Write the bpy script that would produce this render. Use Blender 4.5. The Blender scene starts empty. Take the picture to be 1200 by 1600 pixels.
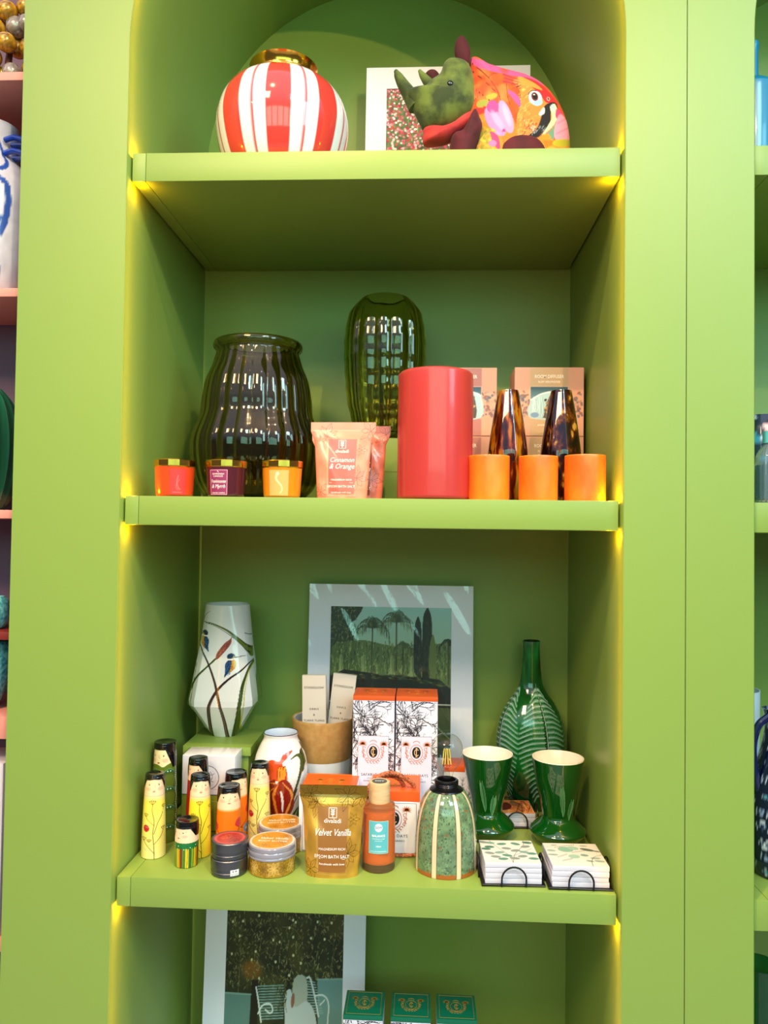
import bpy, math, random
import numpy as np
from mathutils import Vector, Matrix
PI = math.pi
S = bpy.context.scene
COL = S.collection

# ------------------------------------------------------------------ camera, light, exposure
cam = bpy.data.cameras.new('camera'); camo = bpy.data.objects.new('camera', cam); COL.objects.link(camo)
_r = Vector((.99860, .05130, .01320)); _u = Vector((-.01180, -.02620, .99960)); _f = Vector((-.05160, .99830, .02560))
_m = Matrix((_r, _u, -_f)).transposed().to_4x4(); _m.translation = Vector((.0953, -1.2907, .5949))
camo.matrix_world = _m
cam.sensor_fit = 'VERTICAL'; cam.sensor_height = 24; cam.lens = 1200 / 1600 * 24; cam.clip_start = .02
S.camera = camo
S.view_settings.view_transform = 'Standard'; S.view_settings.look = 'None'
S.view_settings.gamma = 1; S.view_settings.exposure = -0.07; S.view_settings.use_curve_mapping = False

W = bpy.data.worlds.new('shop_ambience'); S.world = W; W.use_nodes = True
def _world():      # a bright white ceiling overhead, a dim shop interior around and below
    nt = W.node_tree; tc = nt.nodes.new('ShaderNodeTexCoord'); sp = nt.nodes.new('ShaderNodeSeparateXYZ'); r = nt.nodes.new('ShaderNodeValToRGB')
    nt.links.new(tc.outputs['Generated'], sp.inputs[0]); nt.links.new(sp.outputs['Z'], r.inputs[0]); nt.links.new(r.outputs[0], nt.nodes['Background'].inputs[0])
    e = r.color_ramp.elements; e[0].position = 0; e[0].color = (.10, .11, .10, 1); e[1].position = .62; e[1].color = (.92, .90, 1.15, 1)
    q = e.new(.16); q.color = (.10, .10, .12, 1); q = e.new(.36); q.color = (.58, .62, .92, 1)
    nt.nodes['Background'].inputs[1].default_value = 1.38


_world()


def lamp(name, kind, loc, target, energy, color, **kw):
    l = bpy.data.lights.new(name, kind); l.energy = energy; l.color = color
    for k, v in kw.items(): setattr(l, k, v)
    o = bpy.data.objects.new(name, l); COL.objects.link(o); o.location = loc
    o.rotation_euler = (Vector(target) - Vector(loc)).to_track_quat('-Z', 'Y').to_euler()
    return o


WARM = (1, .70, .30)
LED = (1, .40, .005)
S1, S2, S3, S4 = 1.2512, .6514, 0.0, -.600
TH = .050
# track spots hanging in front of the shelves
lamp('track_spot', 'SPOT', (.74, -1.70, 2.20), (-.36, .1, .60), 90, WARM, spot_size=1.7, spot_blend=1, shadow_soft_size=.012)
lamp('track_spot_near', 'SPOT', (.30, -.70, 1.87), (-.38, .1, -.05), 46, WARM, spot_size=1.15, spot_blend=1, shadow_soft_size=.010)
lamp('track_spot_high', 'SPOT', (-.42, -1.36, 2.83), (.36, .1, .0), 210, WARM, spot_size=1.0, spot_blend=1, shadow_soft_size=.012)
for sx in (-2.3, -1.5, -.8, .9, 1.6, 2.3):
    lamp('ceiling_spot', 'SPOT', (sx, -2.4, 2.35), (sx * .2, 0, .5), 6, WARM, spot_size=1.6, spot_blend=.7, shadow_soft_size=.035)
lamp('overhead_fill_warm', 'AREA', (-1.3, -3.0, 3.0), (-.5, 0, .6), 92, (1, .72, .42), shape='RECTANGLE', size=1.0, size_y=.7)  # added soft fill from above, warms and brightens the left face
lamp('overhead_fill_cool', 'AREA', (1.7, -3.0, 3.0), (.6, 0, .6), 50, (.60, .98, 1.15), shape='RECTANGLE', size=1.0, size_y=.7)  # added soft fill from above, cools and brightens the right face
# shop window: six panes of daylight behind the camera
for k in range(6):
    lamp('shop_window_daylight', 'AREA', (-1.1 + k * .72, -4.2, 1.60), (-1.1 + k * .72, 0, 1.1), 9.5, (.42, 1.0, .84), shape='RECTANGLE', size=.62, size_y=1.1)
lamp('side_window_daylight', 'AREA', (2.6, -2.0, 2.0), (.7, 0, 1.2), 36, (.50, .98, 1.15), shape='RECTANGLE', size=.9, size_y=1.3)
# LED strips tucked behind the face frame along both jambs, and at the shelf ends
for sx in (-1, 1):
    for z0, z1 in ((S1, 1.60), (S2, S1 - TH), (S3, S2 - TH), (S4, S3 - TH)):
        lamp('led_strip', 'AREA', (sx * .4060, .0040, (z0 + z1) / 2), (sx * .75, .45, (z0 + z1) / 2), .13 * (z1 - z0) / .55, LED, shape='RECTANGLE', size=.005, size_y=z1 - z0 - .02)
    for zz in (S1 + .006, S1 - TH - .010, S2 + .006, S2 - TH - .010, S3 - TH - .010):
        lamp('led_puck', 'POINT', (sx * .411, .024, zz), (0, 1, zz), .17, LED, shadow_soft_size=.003)


# ------------------------------------------------------------------ colour and materials
def lin(c):
    if isinstance(c, str):
        c = [int(c[i:i + 2], 16) / 255 for i in (0, 2, 4)]
    a = np.asarray(c, float)
    return np.where(a <= .04045, a / 12.92, ((a + .055) / 1.055) ** 2.4)


def hx(c): return np.array([int(c[i:i + 2], 16) / 255 for i in (0, 2, 4)])


def mat(name, col='ffffff', rough=.5, metal=0, attr=False, trans=0, ior=1.45, coat=0, sss=0, sssr=(.6, .3, .15), spec=.5, sheen=0, emit=None, bump=None, alpha=1, noise=None):
    m = bpy.data.materials.new(name); m.use_nodes = True; nt = m.node_tree; b = nt.nodes['Principled BSDF']
    I = b.inputs
    I['Base Color'].default_value = (*lin(col), 1); I['Roughness'].default_value = rough; I['Metallic'].default_value = metal
    I['Transmission Weight'].default_value = trans; I['IOR'].default_value = ior; I['Coat Weight'].default_value = coat
    I['Coat Roughness'].default_value = .04; I['Specular IOR Level'].default_value = spec
    I['Sheen Weight'].default_value = sheen; I['Alpha'].default_value = alpha
    if sss:
        I['Subsurface Weight'].default_value = sss; I['Subsurface Radius'].default_value = sssr; I['Subsurface Scale'].default_value = .03
    if emit: I['Emission Color'].default_value = (*lin(emit[0]), 1); I['Emission Strength'].default_value = emit[1]
    if attr:
        a = nt.nodes.new('ShaderNodeAttribute'); a.attribute_name = 'Col'; nt.links.new(a.outputs['Color'], I['Base Color'])
    tc = None
    if bump or noise:
        tc = nt.nodes.new('ShaderNodeTexCoord'); mp = nt.nodes.new('ShaderNodeMapping'); nt.links.new(tc.outputs['Object'], mp.inputs[0])
    if bump:     # (scale, strength, stretch xyz)
        mp.inputs['Scale'].default_value = bump[2] if len(bump) > 2 else (1, 1, 1)
        n = nt.nodes.new('ShaderNodeTexNoise'); n.inputs['Scale'].default_value = bump[0]; n.inputs['Detail'].default_value = 4
        bp = nt.nodes.new('ShaderNodeBump'); bp.inputs['Strength'].default_value = bump[1]; bp.inputs['Distance'].default_value = .001
        nt.links.new(mp.outputs[0], n.inputs['Vector']); nt.links.new(n.outputs['Fac'], bp.inputs['Height']); nt.links.new(bp.outputs[0], I['Normal'])
    if noise:    # (scale, [(pos, colour)...], stretch)
        m2 = nt.nodes.new('ShaderNodeMapping'); nt.links.new(tc.outputs['Object'], m2.inputs[0])
        m2.inputs['Scale'].default_value = noise[2] if len(noise) > 2 else (1, 1, 1)
        n = nt.nodes.new('ShaderNodeTexNoise'); n.inputs['Scale'].default_value = noise[0]; n.inputs['Detail'].default_value = 5
        r = nt.nodes.new('ShaderNodeValToRGB'); e = r.color_ramp.elements
        for k, (p, c) in enumerate(noise[1]):
            q = e[k] if k < 2 else e.new(p)
            q.position = p; q.color = (*lin(c), 1)
        nt.links.new(m2.outputs[0], n.inputs['Vector']); nt.links.new(n.outputs['Fac'], r.inputs[0]); nt.links.new(r.outputs[0], I['Base Color'])
    return m


PAINT = mat('green_wall_paint', '819943', rough=.40, bump=(260, .10, (1, 1, 3)), noise=(1.5, [(0, '809842'), (1, '829a44')]))
PINKM = mat('salmon_shelf_paint', 'dc8c7c', rough=.5, bump=(200, .08))
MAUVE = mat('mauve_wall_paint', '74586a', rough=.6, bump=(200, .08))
MAROONP = mat('dark_red_paint', '7a2018', rough=.5, bump=(200, .08))
WHITE = mat('white_card', 'eceaf4', rough=.6, bump=(400, .05))
DARK = mat('shadow_gap_black', '0a0a0a', rough=.9, bump=(200, .05))
BLACKW = mat('black_wire', '0d0d10', rough=.35, bump=(200, .03))
PRINT = mat('matt_print', attr=True, rough=.55)
PRINTG = mat('glossy_print', attr=True, rough=.22, spec=.5)
GLAZE = mat('painted_glaze', attr=True, rough=.10, coat=.6)
SATIN = mat('painted_satin', attr=True, rough=.35, coat=.15)
FABRIC = mat('printed_plush', attr=True, rough=.8, sheen=.05, bump=(500, .4))
GOLD = mat('polished_gold', 'd9a040', rough=.16, metal=1, bump=(60, .05))
TEXTW = mat('white_lettering', 'fbf4ea', rough=.5)
TEXTK = mat('dark_lettering', '2a2526', rough=.5)


# ------------------------------------------------------------------ painting canvas (numpy)
class Canvas:
    def __init__(s, w, h, bg, T=(0, 0, 1)):
        s.w, s.h = int(w), int(h); s.a = np.empty((s.h, s.w, 3)); s.a[:] = hx(bg) if isinstance(bg, str) else bg
        s.T = T

    def P(s, p): return ((p[0] - s.T[0]) * s.T[2], (p[1] - s.T[1]) * s.T[2])

    def _box(s, x0, y0, x1, y1):
        x0 = max(0, int(x0)); y0 = max(0, int(y0)); x1 = min(s.w, int(x1) + 2); y1 = min(s.h, int(y1) + 2)
        if x1 <= x0 or y1 <= y0: return None
        yy, xx = np.mgrid[y0:y1, x0:x1]
        return x0, y0, x1, y1, xx + .5, yy + .5

    def _put(s, b, m, col, al):
        c = hx(col) if isinstance(col, str) else np.asarray(col)
        m = np.clip(m, 0, 1)[..., None] * al
        v = s.a[b[1]:b[3], b[0]:b[2]]; v[:] = v * (1 - m) + c * m

    def ell(s, cx, cy, rx, ry, col, rot=0, al=1, soft=1.0):
        cx, cy = s.P((cx, cy)); rx *= s.T[2]; ry *= s.T[2]; R = max(rx, ry) + 2
        b = s._box(cx - R, cy - R, cx + R, cy + R)
        if b is None: return
        dx, dy = b[4] - cx, b[5] - cy; c, n = math.cos(rot), math.sin(rot)
        u, v = dx * c + dy * n, -dx * n + dy * c
        q = np.sqrt((u / rx) ** 2 + (v / ry) ** 2)
        s._put(b, (1 - q) * min(rx, ry) / soft + .5, col, al)

    def line(s, pts, w, col, w2=None, al=1):
        w2 = w if w2 is None else w2; w = w * s.T[2]; w2 = w2 * s.T[2]
        P = [s.P(p) for p in pts]; n = len(P) - 1
        xs = [p[0] for p in P]; ys = [p[1] for p in P]; R = max(w, w2) + 2
        b = s._box(min(xs) - R, min(ys) - R, max(xs) + R, max(ys) + R)
        if b is None: return
        M = np.zeros(b[4].shape)
        for i in range(n):
            (x0, y0), (x1, y1) = P[i], P[i + 1]; L = (x1 - x0) ** 2 + (y1 - y0) ** 2 + 1e-9
            t = np.clip(((b[4] - x0) * (x1 - x0) + (b[5] - y0) * (y1 - y0)) / L, 0, 1)
            d = np.hypot(b[4] - x0 - t * (x1 - x0), b[5] - y0 - t * (y1 - y0))
            ww = (w + (w2 - w) * (i + t) / n) / 2
            M = np.maximum(M, np.clip(ww - d + .5, 0, 1) * np.minimum(1, ww * 2))
        s._put(b, M, col, al)

    def curve(s, pts, w, col, w2=None, al=1, n=8): s.line(smooth(pts, n), w, col, w2, al)

    def poly(s, pts, col, al=1, sm=0):
        if sm: pts = smooth(list(pts) + [pts[0]], sm)
        P = np.array([s.P(p) for p in pts])
        b = s._box(P[:, 0].min() - 1, P[:, 1].min() - 1, P[:, 0].max() + 1, P[:, 1].max() + 1)
        if b is None: return
        M = np.zeros(b[4].shape)
        for ox in (-.25, .25):
            for oy in (-.25, .25):
                ins = np.zeros(M.shape, bool); X = b[4] + ox; Y = b[5] + oy
                for i in range(len(P)):
                    x0, y0 = P[i - 1]; x1, y1 = P[i]
                    if y0 == y1: continue
                    ins ^= ((y0 > Y) != (y1 > Y)) & (X < (x1 - x0) * (Y - y0) / (y1 - y0) + x0)
                M += ins / 4
        s._put(b, M, col, al)

    def rect(s, x0, y0, x1, y1, col, al=1): s.poly([(x0, y0), (x1, y0), (x1, y1), (x0, y1)], col, al)

    def frame(s, x0, y0, x1, y1, w, col, al=1): s.line([(x0, y0), (x1, y0), (x1, y1), (x0, y1), (x0, y0)], w, col, al=al)

    def vgrad(s, y0, y1, c0, c1):
        a, b = int((y0 - s.T[1]) * s.T[2]), int((y1 - s.T[1]) * s.T[2]); c0, c1 = hx(c0), hx(c1)
        for y in range(max(0, a), min(s.h, b)):
            t = (y - a) / max(1, b - a); s.a[y] = c0 * (1 - t) + c1 * t

    def mottle(s, amt, sc=6, seed=1):
        g = np.random.RandomState(seed); n = g.rand(s.h // sc + 3, s.w // sc + 3) - .5
        yy, xx = np.mgrid[0:s.h, 0:s.w] / sc; i = yy.astype(int); j = xx.astype(int); fy = yy - i; fx = xx - j
        v = (n[i, j] * (1 - fx) + n[i, j + 1] * fx) * (1 - fy) + (n[i + 1, j] * (1 - fx) + n[i + 1, j + 1] * fx) * fy
        s.a = np.clip(s.a * (1 + amt * v[..., None] * 2), 0, 1)

    def sample(s, u, v):
        x = np.clip(u, 0, 1) * s.w - .5; y = np.clip(v, 0, 1) * s.h - .5
        x = np.clip(x, 0, s.w - 1.001); y = np.clip(y, 0, s.h - 1.001)
        i = y.astype(int); j = x.astype(int); fy = (y - i)[..., None]; fx = (x - j)[..., None]
        i1 = np.minimum(i + 1, s.h - 1); j1 = np.minimum(j + 1, s.w - 1)
        return (s.a[i, j] * (1 - fx) + s.a[i, j1] * fx) * (1 - fy) + (s.a[i1, j] * (1 - fx) + s.a[i1, j1] * fx) * fy


def smooth(pts, n=8):
    P = [np.array(p, float) for p in pts]
    if len(P) < 3: return [tuple(p) for p in P]
    closed = np.allclose(P[0], P[-1]); out = []
    for i in range(len(P) - 1):
        p1, p2 = P[i], P[i + 1]
        p0 = P[i - 1] if i else (P[-2] if closed else 2 * p1 - p2)
        p3 = P[i + 2] if i + 2 < len(P) else (P[1] if closed else 2 * p2 - p1)
        for k in range(n):
            t = k / n
            out.append(tuple(.5 * (2 * p1 + (p2 - p0) * t + (2 * p0 - 5 * p1 + 4 * p2 - p3) * t * t + (3 * p1 - p0 - 3 * p2 + p3) * t ** 3)))
    out.append(tuple(P[-1])); return out


# ------------------------------------------------------------------ mesh builder
class MB:
    def __init__(s): s.v = []; s.f = []; s.m = []; s.c = []; s.n = 0

    def add(s, V, F, m=0, C=None):
        V = np.asarray(V, float).reshape(-1, 3); o = s.n
        s.v.append(V); s.n += len(V)
        s.c.append(np.ones((len(V), 3)) if C is None else np.asarray(C, float).reshape(-1, 3))
        for k, f in enumerate(F):
            s.f.append(tuple(int(i) + o for i in f)); s.m.append(m[k] if hasattr(m, '__len__') else m)

    def grid(s, P, m=0, C=None, wrap=False, flip=False):       # P (nu,nv,3)
        nu, nv = P.shape[:2]; F = []
        for i in range(nu - 1):
            for j in range(nv if wrap else nv - 1):
                k = (j + 1) % nv; q = (i * nv + j, i * nv + k, (i + 1) * nv + k, (i + 1) * nv + j)
                F.append(q[::-1] if flip else q)
        s.add(P, F, m, None if C is None else C.reshape(-1, 3))

    def box(s, c, d, m=0, rz=0, C=None, bev=0, rx=0, ry=0, fm=None):
        x, y, z = [q / 2 for q in d]
        R = Matrix.Rotation(rz, 3, 'Z') @ Matrix.Rotation(rx, 3, 'X') @ Matrix.Rotation(ry, 3, 'Y')
        if bev:
            b = bev; V = []; F = []
            import bmesh
            bm = bmesh.new(); bmesh.ops.create_cube(bm, size=1)
            for v in bm.verts: v.co = Vector((v.co.x * 2 * x, v.co.y * 2 * y, v.co.z * 2 * z))
            bmesh.ops.bevel(bm, geom=bm.edges[:], offset=b, segments=2, profile=.6, affect='EDGES')
            V = [R @ v.co + Vector(c) for v in bm.verts]; bm.verts.index_update(); F = [[v.index for v in f.verts] for f in bm.faces]; bm.free()
            s.add(V, F, m, None if C is None else np.tile(lin(C), (len(V), 1))); return
        V = [R @ Vector((i * x, j * y, k * z)) + Vector(c) for i in (-1, 1) for j in (-1, 1) for k in (-1, 1)]
        F = [(0, 1, 3, 2), (4, 6, 7, 5), (0, 4, 5, 1), (2, 3, 7, 6), (0, 2, 6, 4), (1, 5, 7, 3)]   # -x +x -y +y -z +z
        s.add(V, F, fm if fm else m, None if C is None else np.tile(lin(C), (8, 1)))

    def lathe(s, prof, seg=64, m=0, mod=None, cv=None, mode='wrap', zr=None, xr=1, C=None, c=(0, 0, 0), sq=(1, 1)):
        """prof (r,z) list; theta 0 faces -y (the front)."""
        pr = np.array([(p[0], p[1]) for p in prof]); n = len(pr)
        a = np.linspace(-PI, PI, seg, endpoint=False)
        r = np.repeat(pr[:, :1], seg, 1); z = np.repeat(pr[:, 1:], seg, 1); A = np.repeat(a[None], n, 0)
        if mod is not None: r = r * mod(A, z)
        X = r * np.sin(A) * sq[0]; Y = -r * np.cos(A) * sq[1]
        P = np.stack([X + c[0], Y + c[1], z + c[2]], -1)
        col = None
        if cv is not None:
            z0, z1 = zr if zr else (pr[:, 1].min(), pr[:, 1].max()); v = (z1 - z) / (z1 - z0)
            u = (A / (2 * PI) + .5) if mode == 'wrap' else np.where(Y <= 0, (X / xr + 1) / 2, (1 - X / xr) / 2)
            col = lin(cv.sample(u, v))
        elif C is not None:
            col = np.tile(lin(C), (n * seg, 1)).reshape(n, seg, 3)
        mm = m
        if hasattr(m, '__len__'): mm = [q for q in m for _ in range(seg)]
        s.grid(P, mm, col, wrap=True)

    def disc(s, r, z, seg=48, m=0, cv=None, C=None, c=(0, 0), rings=1, up=True):
        k = np.linspace(0, 1, rings + 1)[1:]; a = np.linspace(-PI, PI, seg, endpoint=False)
        P = np.stack([np.outer(k, np.sin(a)) * r + c[0], -np.outer(k, np.cos(a)) * r + c[1], np.full((rings, seg), z)], -1)
        V = np.concatenate([[[c[0], c[1], z]], P.reshape(-1, 3)])
        F = [(0, 1 + j, 1 + (j + 1) % seg) for j in range(seg)]
        for i in range(rings - 1):
            for j in range(seg):
                q = 1 + i * seg; F.append((q + j, q + seg + j, q + seg + (j + 1) % seg, q + (j + 1) % seg))
        if not up: F = [f[::-1] for f in F]
        col = None
        if cv is not None: col = lin(cv.sample((V[:, 0] - c[0]) / r / 2 + .5, .5 - (V[:, 1] - c[1]) / r / 2))
        elif C is not None: col = np.tile(lin(C), (len(V), 1))
        s.add(V, F, m, col)

    def tube(s, pts, r, seg=8, m=0, C=None, closed=False, r2=None, cap=True):
        P = [Vector(p) for p in pts]; n = len(P); rings = []; prev = None
        for i in range(n):
            if closed: t = P[(i + 1) % n] - P[i - 1]
            else: t = P[min(i + 1, n - 1)] - P[max(i - 1, 0)]
            t.normalize()
            if prev is None: nrm = t.orthogonal().normalized()
            else:
                nrm = prev - t * prev.dot(t); nrm.normalize()
            prev = nrm; bi = t.cross(nrm); rr = r if r2 is None else r + (r2 - r) * i / (n - 1)
            rings.append([P[i] + (nrm * math.cos(a) + bi * math.sin(a)) * rr for a in [2 * PI * k / seg for k in range(seg)]])
        V = [v for q in rings for v in q]; F = []
        for i in range(n if closed else n - 1):
            for j in range(seg):
                k = (j + 1) % seg; i2 = (i + 1) % n
                F.append((i * seg + j, i * seg + k, i2 * seg + k, i2 * seg + j))
        if cap and not closed: F += [tuple(range(seg))[::-1], tuple((n - 1) * seg + j for j in range(seg))]
        s.add(V, F, m, None if C is None else np.tile(lin(C), (len(V), 1)))

    def ball(s, c, r, m=0, C=None, seg=20, rings=12, sq=(1, 1, 1), cv=None):
        th = np.linspace(0, PI, rings + 1); a = np.linspace(-PI, PI, seg, endpoint=False)
        T, A = np.meshgrid(th, a, indexing='ij')
        P = np.stack([c[0] + r * sq[0] * np.sin(T) * np.sin(A), c[1] - r * sq[1] * np.sin(T) * np.cos(A), c[2] - r * sq[2] * np.cos(T)], -1)
        col = None
        if cv is not None: col = lin(cv.sample(A / (2 * PI) + .5, 1 - T / PI))
        elif C is not None: col = np.tile(lin(C), (P.shape[0] * seg, 1)).reshape(P.shape[0], seg, 3)
        s.grid(P, m, col, wrap=True)

    def panel(s, w, h, cv, nu, nv, m=0, c=(0, 0, 0), xf=None):  # vertical, faces -y, bottom centre at c
        u, v = np.meshgrid(np.linspace(0, 1, nu), np.linspace(0, 1, nv))
        P = np.stack([(u - .5) * w + c[0], np.full(u.shape, c[1]), (1 - v) * h + c[2]], -1)
        if xf: P = xf(P)
        s.grid(P, m, lin(cv.sample(u, v)), flip=True)

    def top(s, w, d, cv, nu, nv, m=0, c=(0, 0, 0)):             # horizontal, faces +z, centred on c
        u, v = np.meshgrid(np.linspace(0, 1, nu), np.linspace(0, 1, nv))
        P = np.stack([(u - .5) * w + c[0], (.5 - v) * d + c[1], np.full(u.shape, c[2])], -1)
        s.grid(P, m, lin(cv.sample(u, v)), flip=True)

    def text(s, txt, size, c, m=0, shear=0, up=False, xf=None, bold=0, sx=1, C=None, sp=1):
        cu = bpy.data.curves.new('t', 'FONT'); cu.body = txt; cu.size = size; cu.align_x = 'CENTER'; cu.shear = shear
        cu.offset = bold * size; cu.space_character = sp; cu.resolution_u = 2
        o = bpy.data.objects.new('t', cu); me = bpy.data.meshes.new_from_object(o)
        V = np.array([v.co for v in me.vertices]) if len(me.vertices) else np.zeros((0, 3))
        F = [tuple(p.vertices) for p in me.polygons]
        bpy.data.objects.remove(o); bpy.data.curves.remove(cu); bpy.data.meshes.remove(me)
        if not len(V): return
        V[:, 0] *= sx
        P = np.stack([V[:, 0] + c[0], V[:, 1] + c[1], np.full(len(V), c[2])], -1) if up else np.stack([V[:, 0] + c[0], np.full(len(V), c[1]), V[:, 1] + c[2]], -1)
        if xf: P = xf(P)
        s.add(P, F, m, None if C is None else np.tile(lin(C), (len(P), 1)))

    def xform(s, M):
        for k in range(len(s.v)):
            s.v[k] = s.v[k] @ np.array(M.to_3x3()).T + np.array(M.translation)
        return s

    def build(s, name, mats, parent=None, loc=(0, 0, 0), rz=0, sharp=35):
        me = bpy.data.meshes.new(name)
        me.from_pydata(np.concatenate(s.v).tolist(), [], s.f)
        for x in (mats if isinstance(mats, (list, tuple)) else [mats]): me.materials.append(x)
        me.polygons.foreach_set('material_index', s.m)
        me.polygons.foreach_set('use_smooth', [True] * len(s.f))
        c = np.concatenate(s.c); a = me.color_attributes.new('Col', 'FLOAT_COLOR', 'POINT')
        a.data.foreach_set('color', np.concatenate([c, np.ones((len(c), 1))], 1).astype(np.float32).ravel())
        me.update(); me.validate()
        try: me.set_sharp_from_angle(angle=math.radians(sharp))
        except Exception: pass
        o = bpy.data.objects.new(name, me); COL.objects.link(o)
        if parent: o.parent = parent
        o.location = loc; o.rotation_euler[2] = rz
        return o


def tag(o, label, cat, group=None):
    o['label'] = label; o['category'] = cat
    if group: o['group'] = group
    return o


def thing(name, label, cat, loc=(0, 0, 0), rz=0, group=None):
    o = bpy.data.objects.new(name, None); COL.objects.link(o); o.empty_display_size = .02
    o.location = loc; o.rotation_euler[2] = rz
    return tag(o, label, cat, group)


def struct(o): o['kind'] = 'structure'; return o


def copy_thing(root, loc, label, rz=None):
    r = root.copy(); COL.objects.link(r); r.location = loc; r['label'] = label
    if rz is not None: r.rotation_euler[2] = rz
    for ch in list(root.children):
        c = ch.copy(); COL.objects.link(c); c.parent = r
        for g in list(ch.children):
            d = g.copy(); COL.objects.link(d); d.parent = c
    return r


# ------------------------------------------------------------------ the setting
R0, ZC, ZB, ZT, DEP = .425, 1.44, -1.15, 2.25, .477
SEAM = .5272


def front_panel(name, cx, xa, xb):
    b = MB(); e = .0015; R = R0 + e
    xs = [cx - R] + [cx - R * math.cos(PI * k / 64) for k in range(1, 64)] + [cx + R]
    V = []; F = []
    def col(x, z0): V.append((x, 0, z0)); V.append((x, 0, ZT)); V.append((x, .02, z0)); V.append((x, .02, ZT))
    col(xa, ZB); col(cx - R, ZB); F.append((0, 4, 5, 1)); F.append((0, 1, 3, 2))
    base = len(V)
    for x in xs: col(x, ZC + math.sqrt(max(0, R * R - (x - cx) ** 2)))
    for k in range(len(xs) - 1):
        p = base + 4 * k; F.append((p, p + 4, p + 5, p + 1))
    p = len(V); col(cx + R, ZB); col(xb, ZB); F.append((p, p + 4, p + 5, p + 1)); F.append((p + 4, p + 6, p + 7, p + 5))
    F.append((1, len(V) - 3, len(V) - 1, 3))
    b.add(V, F); return struct(b.build(name, PAINT))


def jamb(name, cx, side):
    b = MB(); pts = [(side * R0, ZB), (side * R0, .0), (side * R0, ZC)]
    pts += [(side * R0 * math.cos(t), ZC + R0 * math.sin(t)) for t in np.linspace(0, PI / 2, 40)[1:]]
    rows = []
    for y, g in ((0, .0015), (.0015, 0), (.12, 0), (.24, 0), (.36, 0), (DEP, 0)):
        rows.append([(cx + x + (g * side if z <= ZC else g * x / R0), y, z + (0 if z <= ZC else g * (z - ZC) / R0)) for x, z in pts])
    b.grid(np.array(rows), flip=side > 0); return struct(b.build(name, PAINT, sharp=50))


def back(name, x0, x1, y, m, z0=ZB, z1=ZT):
    b = MB(); b.box(((x0 + x1) / 2, y + .01, (z0 + z1) / 2), (x1 - x0, .02, z1 - z0)); return struct(b.build(name, m))


front_panel('wall_front', 0, -.6145, SEAM - .0007)
front_panel('wall_front_right', 1.0635, SEAM + .0007, 1.62)
b = MB(); b.box((SEAM, .012, .55), (.006, .016, 3.4)); struct(b.build('seam_shade_1', DARK))  # black strip behind the panel seam, stands in for the shade in the gap
for cx, sfx in ((0, ''), (1.0635, '_neighbour')):
    jamb('wall_left' + sfx, cx, -1); jamb('wall_right' + sfx, cx, 1); back('wall_back' + sfx, cx - R0 - .004, cx + R0 + .004, DEP, PAINT)
# pink shelving at the left: side panel and back
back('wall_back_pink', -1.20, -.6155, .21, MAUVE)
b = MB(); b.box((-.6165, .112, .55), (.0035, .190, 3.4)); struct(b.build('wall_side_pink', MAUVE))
b = MB(); b.box((-1.21, .105, .55), (.02, .21, 3.4)); struct(b.build('wall_side_pink_far', PINKM))
b = MB(); b.box((.2, -2.0, ZB - .01), (4.2, 6, .02)); struct(b.build('floor', mat('grey_floor', '9c958c', rough=.4, bump=(20, .1), noise=(3, [(0, '8c857c'), (1, 'a8a198')]))))


def shelf(cx, z, label, cat='shelf'):
    t = thing('shelf', label, cat, (cx, .012, z), group='thick green shelves in the arched niches')
    g = .004; w = 2 * (R0 - g)
    b = MB(); b.box((.012, (DEP - .012) / 2 - .0005, -TH / 2), (w - .024 - .0006, DEP - .014, TH), bev=.0012); b.build('board', PAINT, t)
    b = MB(); b.box((-w / 2 + .012, (DEP - .012) / 2 - .0005, -TH / 2), (.0236, DEP - .014, TH), bev=.0012); b.build('end_block', PAINT, t)
    return t


shelf(0, S1, 'thick green shelf at the foot of the arch, carrying the red striped vase')
shelf(0, S2, 'thick green shelf carrying the candles and olive glass vases')
shelf(0, S3, 'thick green shelf carrying the painted dolls, lamp and green goblets')
shelf(0, S4, 'green shelf below the frame edge under the green boxes')
NX = 1.0635
shelf(NX, S1, 'top shelf of the right-hand niche, under the turquoise bottle')
shelf(NX, S2, 'shelf of the right-hand niche under the clear glass bottle')
shelf(NX, S3, 'shelf of the right-hand niche under the navy ringed vase')
for zt, th, m, lab in ((1.405, .0152, PINKM, 'thin salmon shelf at the far left, topmost, under the golden balls'),
                       (1.0168, .0152, PINKM, 'thin salmon shelf at the far left under the blue and white jug'),
                       (.6243, .0150, PINKM, 'thin salmon shelf at the far left under the green ribbed vase'),
                       (.4108, .0137, MAROONP, 'dark red shelf at the far left between the turquoise pots'),
                       (.2640, .0388, PINKM, 'thick salmon shelf at the far left above the cream box'),
                       (-.12, .02, PINKM, 'salmon shelf at the far left under the cream box')):
    b = MB(); b.box((-.9095, .1145, -th / 2), (.579, .188, th), bev=.0008)
    tag(b.build('shelf', m, loc=(0, 0, zt)), lab, 'shelf', 'pink painted shelves of the left shelving')

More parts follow.
